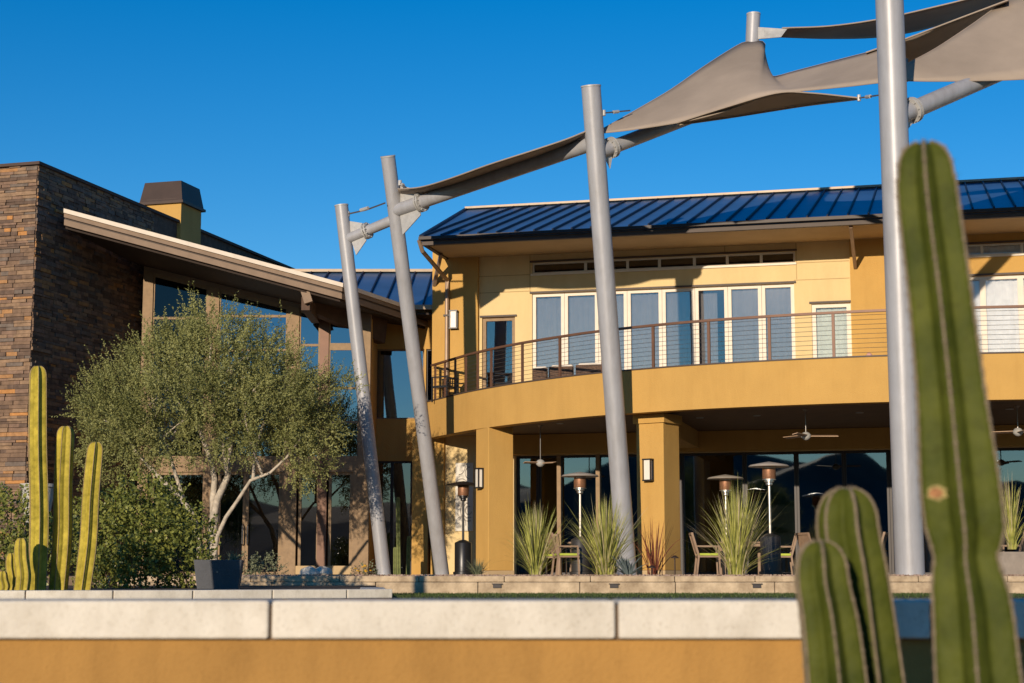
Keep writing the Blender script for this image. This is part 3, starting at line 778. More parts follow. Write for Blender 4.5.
def pipe(pa, pb, d, label, flange_at, gusset=None, sub=True):
    root = thing('shade_beam', tuple(pa), label, 'beam', 'grey steel ring beams joining the shade poles')
    mb = MB(); mb.tube([pa, pb], d/2, 32); smooth_angle(mb.build('beam_tube', M['steel'], root))
    dv = (pb-pa).normalized()
    for t in flange_at:
        c = pa+dv*t; mb = MB(); mb.tube([c-dv*0.05, c-dv*0.012], d/2+0.075, 28); mb.tube([c+dv*0.012, c+dv*0.05], d/2+0.075, 28)
        s_ = dv.cross(Vector((0, 0, 1))).normalized(); u2 = s_.cross(dv)
        for k in range(10):
            aa = 2*math.pi*k/10; q = c+(s_*math.cos(aa)+u2*math.sin(aa))*(d/2+0.045)
            mb.tube([q-dv*0.075, q+dv*0.075], 0.016, 6)
        mb.build('flange', M['steel_l'], root)
    if gusset:
        for s0, length, h0, h1 in gusset:
            c = pa; side = dv.cross(Vector((0, 0, 1))).normalized(); up_ = side.cross(dv)
            vs = [pa+dv*s0+up_*h0, pa+dv*(s0+length)+up_*h1, pa+dv*(s0+length)-up_*h1, pa+dv*(s0+0.1)-up_*h0]
            mb = MB(); mb.poly_prism([v-side*0.012 for v in vs], side*0.024); mb.build('gusset_plate', M['steel_l'], root)
    return root
def on(pole_, py):
    _, a, b, dv = pole_
    # point on the pole axis seen at picture height py
    best = None
    for k in range(400):
        q = a.lerp(b, k/400); 
        # project
        r = q-Vector((0, 0, CZ)); depth = r.y*cp+r.z*sp; yy = 341.5-FPX*(-r.y*sp+r.z*cp)/depth
        if best is None or abs(yy-py) < best[0]: best = (abs(yy-py), q.copy())
    return best[1]
J1, J2a, J2b = on(p1, 240), on(p2, 219), on(p2, 211)
J3a, J3b, J5 = on(p3, 142), on(p3, 153), on(p5, 118)
pipe(J1, J2a, 0.24, 'short grey tube beam between the two leftmost poles', [0.62], [(0.1, 0.45, 0.46, 0.22)])
pipe(J2b, J3a, 0.31, 'long grey tube beam rising to the pole beside the middle column', [0.85], [(0.1, 0.7, 0.62, 0.3)])
M4 = P(750, 94, 37.2)
pipe(J3b, M4, 0.30, 'grey tube beam running up behind the large tan sail', [0.45], [(0.12, 0.25, 0.4, 0.2)])
pipe(J5, P(1075, 40, 33.6), 0.34, 'grey tube beam climbing right from the thickest pole', [0.55], [(0.15, 0.3, 0.3, 0.22)])
# mast stub on the beam
tp = P(753.5, 15, 37.2)
root = thing('sail_mast', tuple(M4), 'short grey mast rising above the sail peak', 'pole')
mb = MB(); mb.tube([M4, tp], 0.155, 28); smooth_angle(mb.build('mast_tube', M['steel'], root))
mb = MB(); mb.tube([tp, tp+Vector((0, 0, 0.03))], 0.16, 28); mb.build('end_cap', M['steel_l'], root)
mb = MB(); mb.poly_prism([P(757, 27, 37.1), P(787, 29, 36.7), P(781, 37, 36.7), P(758, 39, 37.1)], (0, 0.03, 0)); mb.build('corner_plate', M['steel_l'], root)

def sail(name, top, bot, label, nx=40, ny=8, sag=0.12):
    T = spl([t if isinstance(t, Vector) else P(*t) for t in top], nx); B = spl([t if isinstance(t, Vector) else P(*t) for t in bot], nx)
    vs = []; fs = []
    for i in range(nx):
        for j in range(ny+1):
            t = j/ny; p = T[i].lerp(B[i], t)
            w = (T[i]-B[i]).length
            p = p + Vector((0, 0.6, -0.8))*(sag*4*t*(1-t)*min(1, w/2)) 
            vs.append(p)
    for i in range(nx-1):
        for j in range(ny):
            a = i*(ny+1)+j; fs.append((a, a+ny+1, a+ny+2, a+1))
    mb = MB(); mb.add(vs, fs)
    root = thing(name, tuple(T[0]), label, 'shade sail', 'brown fabric shade sails')
    o = mb.build('fabric', M['sail'], root, smooth=True)
    so_ = o.modifiers.new('thick', 'SOLIDIFY'); so_.thickness = 0.012
    mb = MB(); mb.tube(T, 0.016, 6); mb.build('hem', M['sail'], root)
    step = max(8, nx//7)
    for i in range(step, nx-3, step):
        mb = MB(); mb.tube([vs[i*(ny+1)+j]+Vector((0, -0.004, 0)) for j in range(ny+1)], 0.009, 5, cap=False); mb.build('seam', M['sail'], root)
    mb = MB(); mb.tube(B, 0.016, 6); mb.build('hem', M['sailhem'] if name == 'x' else M['sail'], root)
    return root
def sailA():
    top, bot = [], []
    for k, (t, d, h) in enumerate(((0.02, 0.3, 0.42), (0.15, 0.7, 0.18), (0.3, 1.15, 0.03), (0.5, 1.3, 0.0), (0.7, 1.2, 0.0), (0.86, 0.75, 0.10), (0.96, 0.25, 0.25))):
        q = J2b.lerp(J3a, t); top.append(q+Vector((0, -d, h))); bot.append(q+Vector((0.0, 0.7, 0.24 if t > 0.1 else 0.36)))
    return top, bot
_P = P
def Pv(v): return v
_tA, _bA = sailA()
sA = sail('shade_sail', _tA, _bA, 'long narrow dark sail slung over the beam between the second and third poles', sag=0.03)
sB = sail('shade_sail', [(601, 130, 34.95), (640, 108, 35.6), (672, 89, 36.2), (705, 66, 36.7), (735, 47, 37.0), (747, 42, 37.1), (763.5, 42, 37.1), (764.5, 52, 37.0), (767.5, 65, 36.8), (772, 76, 36.6), (780, 75.5, 36.4), (800, 70, 35.9), (870, 52, 34.6), (890, 48, 34.2), (908, 60, 33.6)],
          [(601, 133, 34.9), (625, 130.5, 34.7), (650, 127, 34.6), (675, 123, 34.4), (700, 118, 34.1), (725, 111, 33.9), (750, 102, 33.7), (777, 93.5, 33.6), (800, 91, 33.3), (850, 86, 32.6), (885, 82, 32.2), (908, 81, 32.1)],
          'largest tan sail, sunlit, peaking at the short mast', nx=110, sag=0.0)
sC = sail('shade_sail', [(678, 122.5, 34.3), (730, 106, 33.7), (777, 93, 33.3), (810, 93, 32.8), (859, 98, 32.0)],
          [(678, 124, 34.4), (730, 116.5, 34.9), (777, 109, 34.8), (810, 104, 33.9), (859, 98.6, 32.1)], 'dark underside sail tapering to a tip left of the thickest pole', nx=30, sag=0.0)
mb = MB(); mb.tube(spl([P(680, 124.6, 34.35), P(730, 117.5, 34.8), P(777, 110, 34.7), P(810, 105, 33.8), P(859, 99, 32.05)], 24), 0.02, 6)
mb.build('hem', M['sailhem'], sC)
sE = sail('shade_sail', [(866, 52.5, 34.4), (905, 39, 34.1), (955, 20, 33.6), (1008, 0, 33.2)],
          [(868, 55, 35.2), (890, 70, 36.0), (915, 78, 36.4), (950, 60, 36.2), (985, 25, 35.0), (1010, 2, 34.0)], 'dark twisted underside of a sail behind the thickest pole', nx=30, sag=0.0)
sG = sail('shade_sail', [(903, 66, 31.6), (935, 49, 32.4), (970, 26, 33.1), (1006, 1, 33.6), (1060, -30, 33.9)],
          [(903, 80.5, 31.5), (940, 81, 31.5), (1000, 80, 31.5), (1060, 77, 31.4)], 'sunlit tan sail filling the upper right corner', nx=40, sag=0.0)
sD = sail('shade_sail', [(782, 28, 36.9), (830, 26, 36.7), (880, 19, 36.3), (930, 8, 35.8), (985, -6, 35.4), (1060, -30, 35.0)],
          [(780, 37, 37.2), (830, 38.5, 39.3), (880, 37, 39.5), (925, 29, 39.0), (970, 14, 38.4), (1010, 0, 38.0), (1060, -22, 37.4)], 'dark curving sail along the top right, tied to the short mast', nx=40, sag=0.0)
def cable(pts, label, r=0.016, tb=None):
    root = thing('tie_cable', tuple(pts[0]), label, 'cable', 'steel cables tying the sails')
    mb = MB(); mb.tube(pts, r, 8); mb.build('wire', M['cablem'], root)
    a, b = pts[0], pts[-1]; c0, c1 = a.lerp(b, 0.35), a.lerp(b, 0.55)
    mb = MB(); mb.tube([c0, c1], r*2.2, 8); mb.build('turnbuckle', M['steel_l'], root)
    mb = MB(); mb.tube([a+Vector((0, 0, 0.06)), a-Vector((0, 0, 0.06))], r*2.2, 8); mb.build('shackle', M['steel_l'], root)
cable([P(348, 214, 39.3), P(366, 210, 38.9), P(385, 203, 38.4)], 'tie cable between the tops of the two leftmost poles', 0.02)
cable([P(859, 98, 32.0), P(880, 95, 30.9)], 'tie cable from the dark sail tip to the thickest pole')
cable([P(604, 113, 34.7), P(630, 110.5, 35.2)], 'tie cable at the top of the pole by the middle column')
cable([P(400, 183, 38.2), P(406, 187.5, 38.0)], 'short tie cable on the pole second from left', 0.02)

# ------------------------------------------------------------------ garden walls
def coping_wall(name, path, z0, z1, dep, joint, wall_z, wall_in, label, mw, bev, jw=0.012):
    root = thing(name, (path[0].x, path[0].y, LZ), label, 'wall')
    dense = spl(path, 200); mb = MB(); ribbon(mb, dense, wall_in, wall_in+dep-2*wall_in, wall_z, z0); mb.build('wall_body', mw, root)
    mb = MB(); ribbon(mb, dense, 0.02, dep-0.02, z0, z1-0.012); mb.build('mortar_joint', M['mortar'], root)
    # blocks
    L = [0]
    for i in range(1, 200): L.append(L[-1]+(dense[i]-dense[i-1]).length)
    def at(s_):
        for i in range(199):
            if L[i+1] >= s_: return dense[i].lerp(dense[i+1], (s_-L[i])/(L[i+1]-L[i]))
        return dense[-1]
    for k in range(len(joint)-1):
        a, b = joint[k]+jw/2, joint[k+1]-jw/2
        if b > L[-1]: b = L[-1]
        if b-a < 0.05: continue
        pts = [at(a+(b-a)*i/6) for i in range(7)]
        mb = MB(); ribbon(mb, pts, 0, dep, z0+0.003, z1); mb.build('coping_block', M['coping'], root, bevel=bev)
    return root
# near wall
Yn = 4.6
nt, nb = P(500, 600.5, Yn).z, P(500, 640, Yn).z
path = [Vector((-5, Yn+0.015, 0)), Vector((0, Yn, 0)), Vector((5, Yn+0.0, 0))]
xj = [P(x, 620, Yn).x+5 for x in (-424, -77, 270, 617, 932, 1275)]
xj = [0.0]+[x for x in xj if x > 0]+[10.0]
coping_wall('garden_wall', path, nb, nt, 0.32, xj, -1.0, 0.03, 'low orange stucco garden wall with cream coping across the foreground', M['orange_wall'], 0.007, 0.009)
# planter wall
pw = [(-70, 590, 17.7), (0, 590, 17.8), (112, 590, 18.0), (193, 589, 18.3), (272, 588, 18.7), (346, 588, 19.1), (393, 588, 19.4)]
zt2, zb2 = P(25, 590.5, 17.8).z, P(25, 600.5, 17.8).z
path = [Vector((P(a, b, c).x, c, 0)) for a, b, c in pw]
dn = spl(path, 300); Ls = [0]
for i in range(1, 300): Ls.append(Ls[-1]+(dn[i]-dn[i-1]).length)
js = [0.0]
for jx in (25, 112, 193, 272, 346):
    for i in range(300):
        if dn[i].x/dn[i].y >= P(jx, 594, dn[i].y).x/dn[i].y: js.append(Ls[i]); break
js.append(Ls[-1])
pwall = coping_wall('planter_wall', path, zb2, zt2, 0.3, js, -0.5, 0.03, 'curved low planter wall with cream coping blocks in front of the cacti', M['orange_wall'], 0.01)
e_ = path[-1]; rd = Vector((e_.x-0.35, e_.y, 0)).normalized()*2.2
mb = MB(); mb.obox((e_.x-0.40, e_.y+0.33, zb2), rd, (0.3, 0, 0), (0, 0, zt2-zb2)); mb.build('coping_block', M['coping'], pwall, bevel=0.01)
mb = MB(); mb.obox((e_.x-0.37, e_.y+0.34, -0.5), rd, (0.24, 0, 0), (0, 0, zb2+0.5)); mb.build('wall_body', M['orange_wall'], pwall)
mb = MB()
bp_ = offset(spl(path, 30), 0.28)
poly = [Vector((p.x, p.y, zt2-0.03)) for p in bp_] + [Vector((e_.x-1.0, 29.4, zt2-0.03)), Vector((-16, 29.4, zt2-0.03))]
mb.poly_prism(poly, (0, 0, -0.25)); struct(mb.build('planter_soil', M['soil']))
# terrace edge : two courses of stone blocks
root = thing('terrace_edge', (0, 29.6, LZ), 'low two course sandstone retaining edge in front of the terrace', 'wall')
rnd = random.Random(4)
mb = MB(); mb.box(-30, 30, 29.66, 29.85, -0.6, -0.012); mb.build('edge_core', M['mortar'], root)
zA = P(600, 592, 29.55).z
for r_, (z0, z1, y0) in enumerate(((LZ, -0.095, 29.53), (-0.09, 0.012, 29.56))):
    x = -14.0+r_*0.7
    k = 0
    while x < 16:
        w = 1.45 if r_ else 1.7
        w += rnd.uniform(-0.1, 0.1)
        if -8 < x < 13:
            mb = MB(); mb.box(x+0.004, x+w-0.006, y0, 29.86, z0, z1); mb.build('edge_block', M['edge'], root, bevel=0.012)
        x += w
for px in (497, 614, 757):
    p = P(px, 587, 29.5); mb = MB(); mb.box(p.x-0.07, p.x+0.07, 29.50, 29.53, -0.19, -0.13); mb.box(p.x-0.09, p.x+0.09, 29.48, 29.53, -0.128, -0.115)
    mb.build('step_light', M['led'], root)
# pebbles
mb = MB(); rnd = random.Random(9)
for i in range(5200):
    x = rnd.uniform(-6, 10.5); y = rnd.choice((rnd.uniform(29.9, 30.6), rnd.uniform(29.9, 31.55))); s_ = rnd.uniform(0.012, 0.04)
    mb.cur = rnd.choice((0, 1, 2))
    c = Vector((x, y, s_*0.4)); a = rnd.uniform(0, 3); ca, sa = math.cos(a), math.sin(a)
    vs = [c+Vector((ca*s_, sa*s_, 0)), c+Vector((-sa*s_, ca*s_, 0)), c-Vector((ca*s_, sa*s_, 0)), c-Vector((-sa*s_, ca*s_, 0)), c+Vector((0, 0, s_*0.7)), c-Vector((0, 0, s_*0.7))]
    mb.add(vs, [(0, 1, 4), (1, 2, 4), (2, 3, 4), (3, 0, 4), (1, 0, 5), (2, 1, 5), (3, 2, 5), (0, 3, 5)])
peb = [mat('pebble_tan', (0.36, 0.26, 0.17), 0.9), mat('pebble_brown', (0.22, 0.14, 0.09), 0.9), mat('pebble_pink', (0.42, 0.29, 0.22), 0.9)]
tag(mb.build('gravel', peb, smooth=False), 'tan and pink gravel spread along the terrace edge', 'gravel', kind='stuff')
# bigger pale boulders near entrance
for k, (px, y_, s_, lab) in enumerate(((309, 30.4, 0.19, 'pale boulder left of the other pale boulder by the entrance doors'), (322, 30.6, 0.2, 'pale boulder right of the other pale boulder by the entrance doors'))):
    c = P(px, 572, y_); c.z = 0.04; mb = MB(); rr = random.Random(20+k)
    mb.lathe(c, [(0.0, -0.1), (s_*0.8, -0.08), (s_, 0.02), (s_*0.75, 0.10), (s_*0.3, 0.13), (0, 0.135)], 9)
    mb.v = [v+Vector((rr.uniform(-.02, .02), rr.uniform(-.02, .02), rr.uniform(-.015, .015))) for v in mb.v]
    tag(mb.build('boulder', M['coping'], smooth=False), lab, 'rock', 'pale boulders by the entrance')
c = P(563, 596, 14.0); mb = MB()
c.z = LZ
mb.lathe(c, [(0.085, -0.02), (0.083, 0.05), (0.07, 0.10), (0.04, 0.13), (0.0, 0.138)], 14); rr = random.Random(2)
mb.v = [v+Vector((rr.uniform(-.006, .006), rr.uniform(-.006, .006), rr.uniform(-.004, .004))) for v in mb.v]
tag(mb.build('garden_rock', M['rock'], smooth=True), 'dark rounded rock on the lawn before the stone edge', 'rock')

# ------------------------------------------------------------------ cacti
def cactus_mats(name, base, base2, ridge):
    m = mat(name, base, 0.62, 0, 0.22, 9, c2=base2, bump=0.25, bscale=30, spec=0.12, speck=0.15)
    r = mat(name+'_ridge', ridge, 0.9, 0, 0.25, 50)
    return m, r
CM_f = cactus_mats('green_cactus_skin', (0.040, 0.055, 0.006), (0.070, 0.078, 0.010), (0.20, 0.155, 0.10))
CM_b = cactus_mats('yellow_cactus_skin', (0.31, 0.25, 0.03), (0.42, 0.33, 0.045), (0.30, 0.22, 0.10))
def cactus(axis, radii, ribs, rot, mats, label, group, depth=0.34, areole=True, zs=None, spine=0.0):
    """axis: list of points base->top, radii per point; star shaped ribbed column with domed top"""
    n = 44; A = spl(axis, n)
    rad = []
    Lr = len(radii)-1
    for i in range(n):
        t = i/(n-1)*Lr; k = min(int(t), Lr-1); rad.append(radii[k]+(radii[k+1]-radii[k])*(t-k))
    top = A[-1]; dv = (A[-1]-A[-2]).normalized()
    R_ = rad[-1]
    rings = [(A[i], rad[i]) for i in range(n-1)]
    for k in range(0, 9):
        a = k/8*math.pi/2
        rings.append((top - dv*R_*1.15*(1-math.sin(a)), R_*max(0.02, math.cos(a)**0.75)))
    # drop rings past the dome start
    cut = top - dv*R_*1.15
    rings = [r for r in rings[:n-1] if (r[0]-A[0]).length < (cut-A[0]).length-0.01] + rings[n-1:]
    per = 10; seg = ribs*per; vs = []; fs = []
    for ri, (p, r) in enumerate(rings):
        for k in range(seg):
            a = 2*math.pi*k/seg+rot; ph = (k % per)/per          # 0 = crest
            x = min(ph, 1-ph)*2                                    # 0 crest .. 1 groove
            rr = r*(1-depth*(x**0.85))
            vs.append(p+Vector((math.cos(a)*rr, math.sin(a)*rr, 0)))
    for i in range(len(rings)-1):
        for k in range(seg): fs.append((i*seg+k, i*seg+(k+1) % seg, (i+1)*seg+(k+1) % seg, (i+1)*seg+k))
    fs.append(tuple((len(rings)-1)*seg+k for k in range(seg)))
    root = thing('column_cactus', tuple(A[0]), label, 'cactus', group)
    mb = MB(); mb.add(vs, fs); mb.build('stem', mats[0], root, smooth=True)
    mb = MB(); w = R_*0.05
    rnd = random.Random(int(abs(A[0].x)*1000))
    for j in range(ribs):
        a = 2*math.pi*j/ribs+rot
        pts = [p+Vector((math.cos(a)*r*0.992, math.sin(a)*r*0.992, 0)) for p, r in rings[:-1]]
        mb.tube(pts, w, 5)
        if spine:
            pp = spl(pts, max(10, int((pts[-1]-pts[0]).length/0.028)))
            for q in pp:
                mb.lathe(q-Vector((0, 0, .004)), [(0, 0), (.0045, .003), (.0045, .006), (0, .009)], 6)
                for s_ in range(5):
                    d = Vector((math.cos(a)+rnd.uniform(-.9, .9), math.sin(a)+rnd.uniform(-.9, .9), rnd.uniform(-.6, .7))).normalized()*spine*rnd.uniform(.5, 1.2)
                    e2 = d.cross(Vector((0, 0, 1))).normalized()*0.0009
                    mb.add([q-e2, q+e2, q+d], [(0, 1, 2)])
    mb.build('rib_edge', mats[1], root, smooth=True)
    return root
GF = 'green column cacti in the foreground'
Yb = 3.0
def cax(pts, Y): return [P(a, b, Y) for a, b in pts]
big = [(1000, 830), (984, 720), (979, 683), (973, 610), (968, 575), (966, 558), (966, 535), (961, 490), (952, 400), (941, 300), (929, 205), (924, 143)]
bigr = [48, 47, 46, 43, 40, 34, 43, 44, 37.5, 35, 34, 31]
ax = cax(big, Yb); ax[0].z = LZ-0.02
# resample radii by length
def rlist(pts, rs, Y, n=24):
    L = [0]
    for i in range(1, len(pts)): L.append(L[-1]+(pts[i]-pts[i-1]).length)
    out = []
    for k in range(n):
        s_ = L[-1]*k/(n-1)
        for i in range(len(L)-1):
            if L[i+1] >= s_-1e-9: t = (s_-L[i])/(L[i+1]-L[i]); out.append((rs[i]+(rs[i+1]-rs[i])*t)*Y/FPX*1.02); break
    return out
bc = cactus(ax, rlist(ax, bigr, Yb), 6, R(-106), CM_f, 'tallest foreground cactus with a scar, crossing the thick grey pole', GF, depth=0.40, spine=0.016)
ax = cax([(884, 830), (876, 760), (868, 683), (856, 580), (848, 530), (846, 488)], 3.6); ax[0].z = LZ-0.02
cactus(ax, rlist(ax, [37, 36, 35, 32, 30.5, 30], 3.6), 6, R(-84), CM_f, 'middle height foreground cactus with rounded top beside the shortest one', GF, depth=0.42, spine=0.016)
ax = cax([(846, 830), (842, 760), (836, 683), (829, 620), (822, 580), (820, 541)], 3.45); ax[0].z = LZ-0.02
cactus(ax, rlist(ax, [34, 33, 32, 30, 28, 27.5], 3.45), 6, R(-94), CM_f, 'shortest foreground cactus at the bottom, in front of the middle one', GF, depth=0.42, spine=0.016)
# scar on the big cactus, laid on its skin
from mathutils.bvhtree import BVHTree
_st = [c for c in bc.children if c.name.startswith('stem')][0]
_off = origin_of[bc.name]
_bv = BVHTree.FromPolygons([tuple(v.co+_off) for v in _st.data.vertices], [tuple(p.vertices) for p in _st.data.polygons])
def on_skin(px, py, lift):
    d = ray(px, py).normalized(); h = _bv.ray_cast(Vector((0, 0, CZ)), d)
    return h[0]-d*lift if h[0] else P(px, py, 2.93)
mb = MB(); rr = random.Random(8); r1 = []; r2 = []; r3 = []
for k in range(14):
    a = 2*math.pi*k/14; q = 1+rr.uniform(-.18, .2)
    r1.append(on_skin(937+math.cos(a)*10*q, 493+math.sin(a)*8*q, 0.0006)); r2.append(on_skin(936+math.cos(a)*7*q, 493+math.sin(a)*5.5*q, 0.0016)); r3.append(on_skin(935+math.cos(a)*4*q, 492+math.sin(a)*3*q, 0.001))
mb.add(r1+r2, [(k, (k+1) % 14, 14+(k+1) % 14, 14+k) for k in range(14)]); mb.cur = 1
mb.add(r2+r3, [(k, (k+1) % 14, 14+(k+1) % 14, 14+k) for k in range(14)]+[tuple(range(14, 28))])
mb.build('scar', [mat('scar_rim', (0.30, 0.24, 0.09), 0.9, var=0.4, scale=60), mat('scar_core', (0.26, 0.12, 0.05), 0.9, var=0.5, scale=60)], bc)
GB = 'sunlit yellow green cacti in the planter'
def bcact(top, bot, w, Y, label, rot):
    a, b = P(bot[0], bot[1], Y), P(top[0], top[1], Y); a.z = zt2-0.04
    m1 = a.lerp(b, 0.33)+Vector((0.02, 0, 0)); m2 = a.lerp(b, 0.66)
    r = w/2*Y/FPX
    cactus([a, m1, m2, b], [r*0.98, r*1.02, r, r*0.98, r*0.92], 6, R(rot), CM_b, label, GB, depth=0.36)
bcact((38, 366), (37, 590), 19.5, 19.0, 'tallest sunlit yellow green cactus against the stone wall corner', -70)
bcact((66, 426), (58, 590), 18.5, 19.2, 'middle one of the three tall yellow green cacti in the planter', -98)
bcact((96, 442), (82, 590), 18.5, 19.3, 'right hand leaning yellow green cactus in the planter', -80)
bcact((21.5, 538), (22, 590), 14, 18.6, 'small green cactus pup at the foot of the tallest planter cactus', -95)
bcact((11, 553), (11, 590), 11, 18.9, 'smaller cactus pup between two other pups at the far left', -70)
bcact((3, 571), (3, 590), 10, 18.6, 'shortest cactus pup cut by the left edge of the picture', -95)
GE = 'slim cacti at the entrance'
CM_e = cactus_mats('slim_cactus_skin', (0.10, 0.13, 0.04), (0.16, 0.18, 0.06), (0.2, 0.18, 0.1))
for (tx, ty, bx, w, lab) in ((398, 497, 399, 4.5, 'tallest slim cactus against the dark entrance glass'), (395, 547, 395, 3.5, 'shortest slim cactus left at the entrance glass'), (409, 536, 408, 4.2, 'slim cactus right by the orange entrance pier')):
    Y = 41.8; a, b = P(bx, 573, Y), P(tx, ty, Y); a.z = 0; r = w/2*Y/FPX
    cactus([a, a.lerp(b, .5), b], [r, r, r], 6, 0.3, CM_e, lab, GE)
Y = 42.2; a, b = P(387, 573, Y), P(386, 440, Y)

# ------------------------------------------------------------------ plants
def leaf_quad(mb, p, d, s, wid, rnd):
    side = d.cross(Vector((rnd.uniform(-1, 1), rnd.uniform(-1, 1), rnd.uniform(-1, 1)))).normalized()*wid
    mb.add([p, p+d*s*0.5+side, p+d*s, p+d*s*0.5-side], [(0, 1, 2, 3)])
def limb(mb, pts, r0, r1, seg=8):
    n = 8; q = spl(pts, n); mb.tube(q, [r0+(r1-r0)*i/(n-1) for i in range(n)], seg)
def make_tree(Yt, name, label):
    rnd = random.Random(21)
    base = P(214, 560, Yt); base.z = 0.0
    root = thing(name, tuple(base), label, 'tree')
    mb = MB()
    b = P(213, 585, Yt)
    limb(mb, [base, P(212, 545, Yt), P(215, 510, Yt)], 0.13, 0.10, 10)
    limb(mb, [P(213, 525, Yt), P(217, 500, Yt-0.1), P(228, 475, Yt), P(231, 440, Yt+0.2)], 0.09, 0.05)
    limb(mb, [P(214, 520, Yt), P(213, 495, Yt), P(214, 470, Yt+0.2), P(200, 430, Yt+0.5), P(190, 390, Yt+.6)], 0.085, 0.03)
    limb(mb, [P(231, 440, Yt+0.2), P(238, 400, Yt+.3), P(250, 350, Yt+.2)], 0.05, 0.015)
    limb(mb, [P(228, 478, Yt), P(222, 440, Yt-.4), P(210, 380, Yt-.6), P(212, 330, Yt-.4)], 0.05, 0.015)
    limb(mb, [P(214, 560, Yt-.05), P(219, 530, Yt-.1), P(238, 500, Yt-.3), P(253, 478, Yt-.4), P(275, 470, Yt-.5), P(300, 440, Yt-.3)], 0.055, 0.02)
    limb(mb, [P(253, 480, Yt-.4), P(258, 440, Yt-.2), P(275, 400, Yt), P(300, 370, Yt)], 0.04, 0.012)
    limb(mb, [P(262, 474, Yt-.4), P(250, 440, Yt-.6), P(245, 405, Yt-.7), P(262, 380, Yt-.7)], 0.03, 0.01)
    limb(mb, [Vector((base.x-0.25, base.y-.2, base.z)), P(200, 545, Yt-.4), P(193, 515, Yt-.5), P(178, 495, Yt-.6), P(160, 478, Yt-.6), P(136, 452, Yt-.5)], 0.085, 0.035)
    limb(mb, [P(185, 505, Yt-.5), P(178, 482, Yt-.3), P(165, 440, Yt), P(150, 390, Yt)], 0.05, 0.015)
    limb(mb, [P(136, 452, Yt-.5), P(120, 430, Yt-.3), P(104, 420, Yt)], 0.035, 0.012)
    limb(mb, [P(170, 440, Yt), P(190, 400, Yt+.4), P(170, 350, Yt+.4)], 0.03, 0.01)
    for k in range(26):
        a0 = P(rnd.uniform(140, 290), rnd.uniform(380, 450), Yt+rnd.uniform(-.8, .8))
        b0 = a0+Vector((rnd.uniform(-1, 1), rnd.uniform(-.8, .8), rnd.uniform(0.1, .9)))
        limb(mb, [a0, a0.lerp(b0, .5)+Vector((rnd.uniform(-.1, .1), 0, .06)), b0], 0.02, 0.006, 5)
    smooth_angle(mb.build('trunk', M['bark'], root), 60)
    # crown: clumps (px, py, radius in m, dY)
    cl_ = [(212, 330, .62, 0), (195, 345, .6, -.5), (232, 335, .6, .3), (250, 352, .62, .2), (222, 355, .75, -.7), (180, 352, .6, .3), (160, 362, .62, 0),
           (140, 362, .5, .5), (128, 385, .7, 0), (108, 388, .5, .4), (100, 412, .62, -.3), (96, 440, .55, .1), (118, 425, .7, -.7), (150, 400, .8, -.8),
           (180, 390, .8, -1.0), (210, 395, .8, -1.0), (240, 385, .8, -.8), (268, 370, .62, -.2), (270, 345, .40, .3), (285, 385, .7, -.5), (300, 365, .35, 0), (310, 395, .5, 0),
           (325, 385, .26, .2), (300, 420, .75, -.5), (325, 432, .4, 0), (270, 420, .8, -.9), (240, 430, .7, -.9), (205, 435, .62, -.8), (170, 430, .7, -.9),
           (140, 440, .65, -.6), (112, 460, .5, -.2), (92, 462, .35, .2), (150, 455, .4, .2), (285, 452, .6, -.4), (310, 458, .45, -.2), (262, 448, .45, -.5), (325, 455, .25, 0), (300, 476, .28, -.1),
           (200, 365, .9, .9), (240, 400, .9, .9), (160, 400, .9, .9), (280, 410, .8, .9), (120, 420, .7, .8), (205, 312, .26, 0), (160, 340, .26, 0), (348, 385, .16, 0), (340, 412, .2, 0)]
    mb = MB()
    tot = 0
    for (px, py, r, dy) in cl_:
        c = P(px, py, Yt+dy*1.1); r = r*1.12
        for k in range(int(r*r*520)+24):
            # sprays start inside the clump and grow outward / up
            v = Vector((rnd.gauss(0, 1), rnd.gauss(0, 1), rnd.gauss(0, .85))).normalized()
            st = c+v*r*rnd.uniform(0.35, 0.9)
            if noise.noise(st*1.45) < -0.24 or noise.noise(st*3.1+Vector((9, 3, 1))) < -0.26: continue
            out = (st-P(205, 470, Yt)).normalized()
            d = (v*0.8+out*0.7+Vector((0, 0, rnd.uniform(-0.3, .7)))+Vector((rnd.uniform(-.5, .5), rnd.uniform(-.5, .5), 0))).normalized()
            if v.z < -0.3 and rnd.random() < .7: d = (v*0.6+Vector((rnd.uniform(-.4, .4), rnd.uniform(-.4, .4), -0.9))).normalized()
            ln = rnd.uniform(0.2, 0.45)
            if rnd.random() < 0.10: ln *= 1.7; d = (d+Vector((0, 0, .7))).normalized()
            m = int(ln/0.024)
            side0 = d.cross(Vector((0, 0, 1))).normalized(); bend = Vector((rnd.uniform(-.15, .15), rnd.uniform(-.15, .15), rnd.uniform(-.1, .15)))
            for j in range(m):
                t = j/m; p = st+d*ln*t+bend*t*t*ln
                a = rnd.uniform(0, 6.28); w = d.orthogonal().normalized(); w = Matrix.Rotation(a, 3, d) @ w
                ld = (d*0.6+w*0.8).normalized()
                leaf_quad(mb, p, ld, rnd.uniform(.045, .075)*(1.15-t*.5), rnd.uniform(.011, .017), rnd)
    mb.build('crown', M['leaf'], root)
    return root
tree = make_tree(37.0, 'desert_tree', 'rounded olive green desert tree with pale forked trunks before the pavilion')
# trees behind the viewpoint that the ground floor glass mirrors
for (x, y, s_, rz, lab) in ((-21.0, -34.0, 1.2, 0.6, 'desert tree behind the viewpoint, mirrored in the ground floor glass, nearer one'), (-27.5, -40.0, 1.5, 2.2, 'desert tree behind the viewpoint, mirrored in the ground floor glass, farther one')):
    t = copy_tree(tree); t.location = (x, y, LZ); t.rotation_euler = (0, 0, rz); t.scale = (s_, s_, s_)
    t['label'] = lab

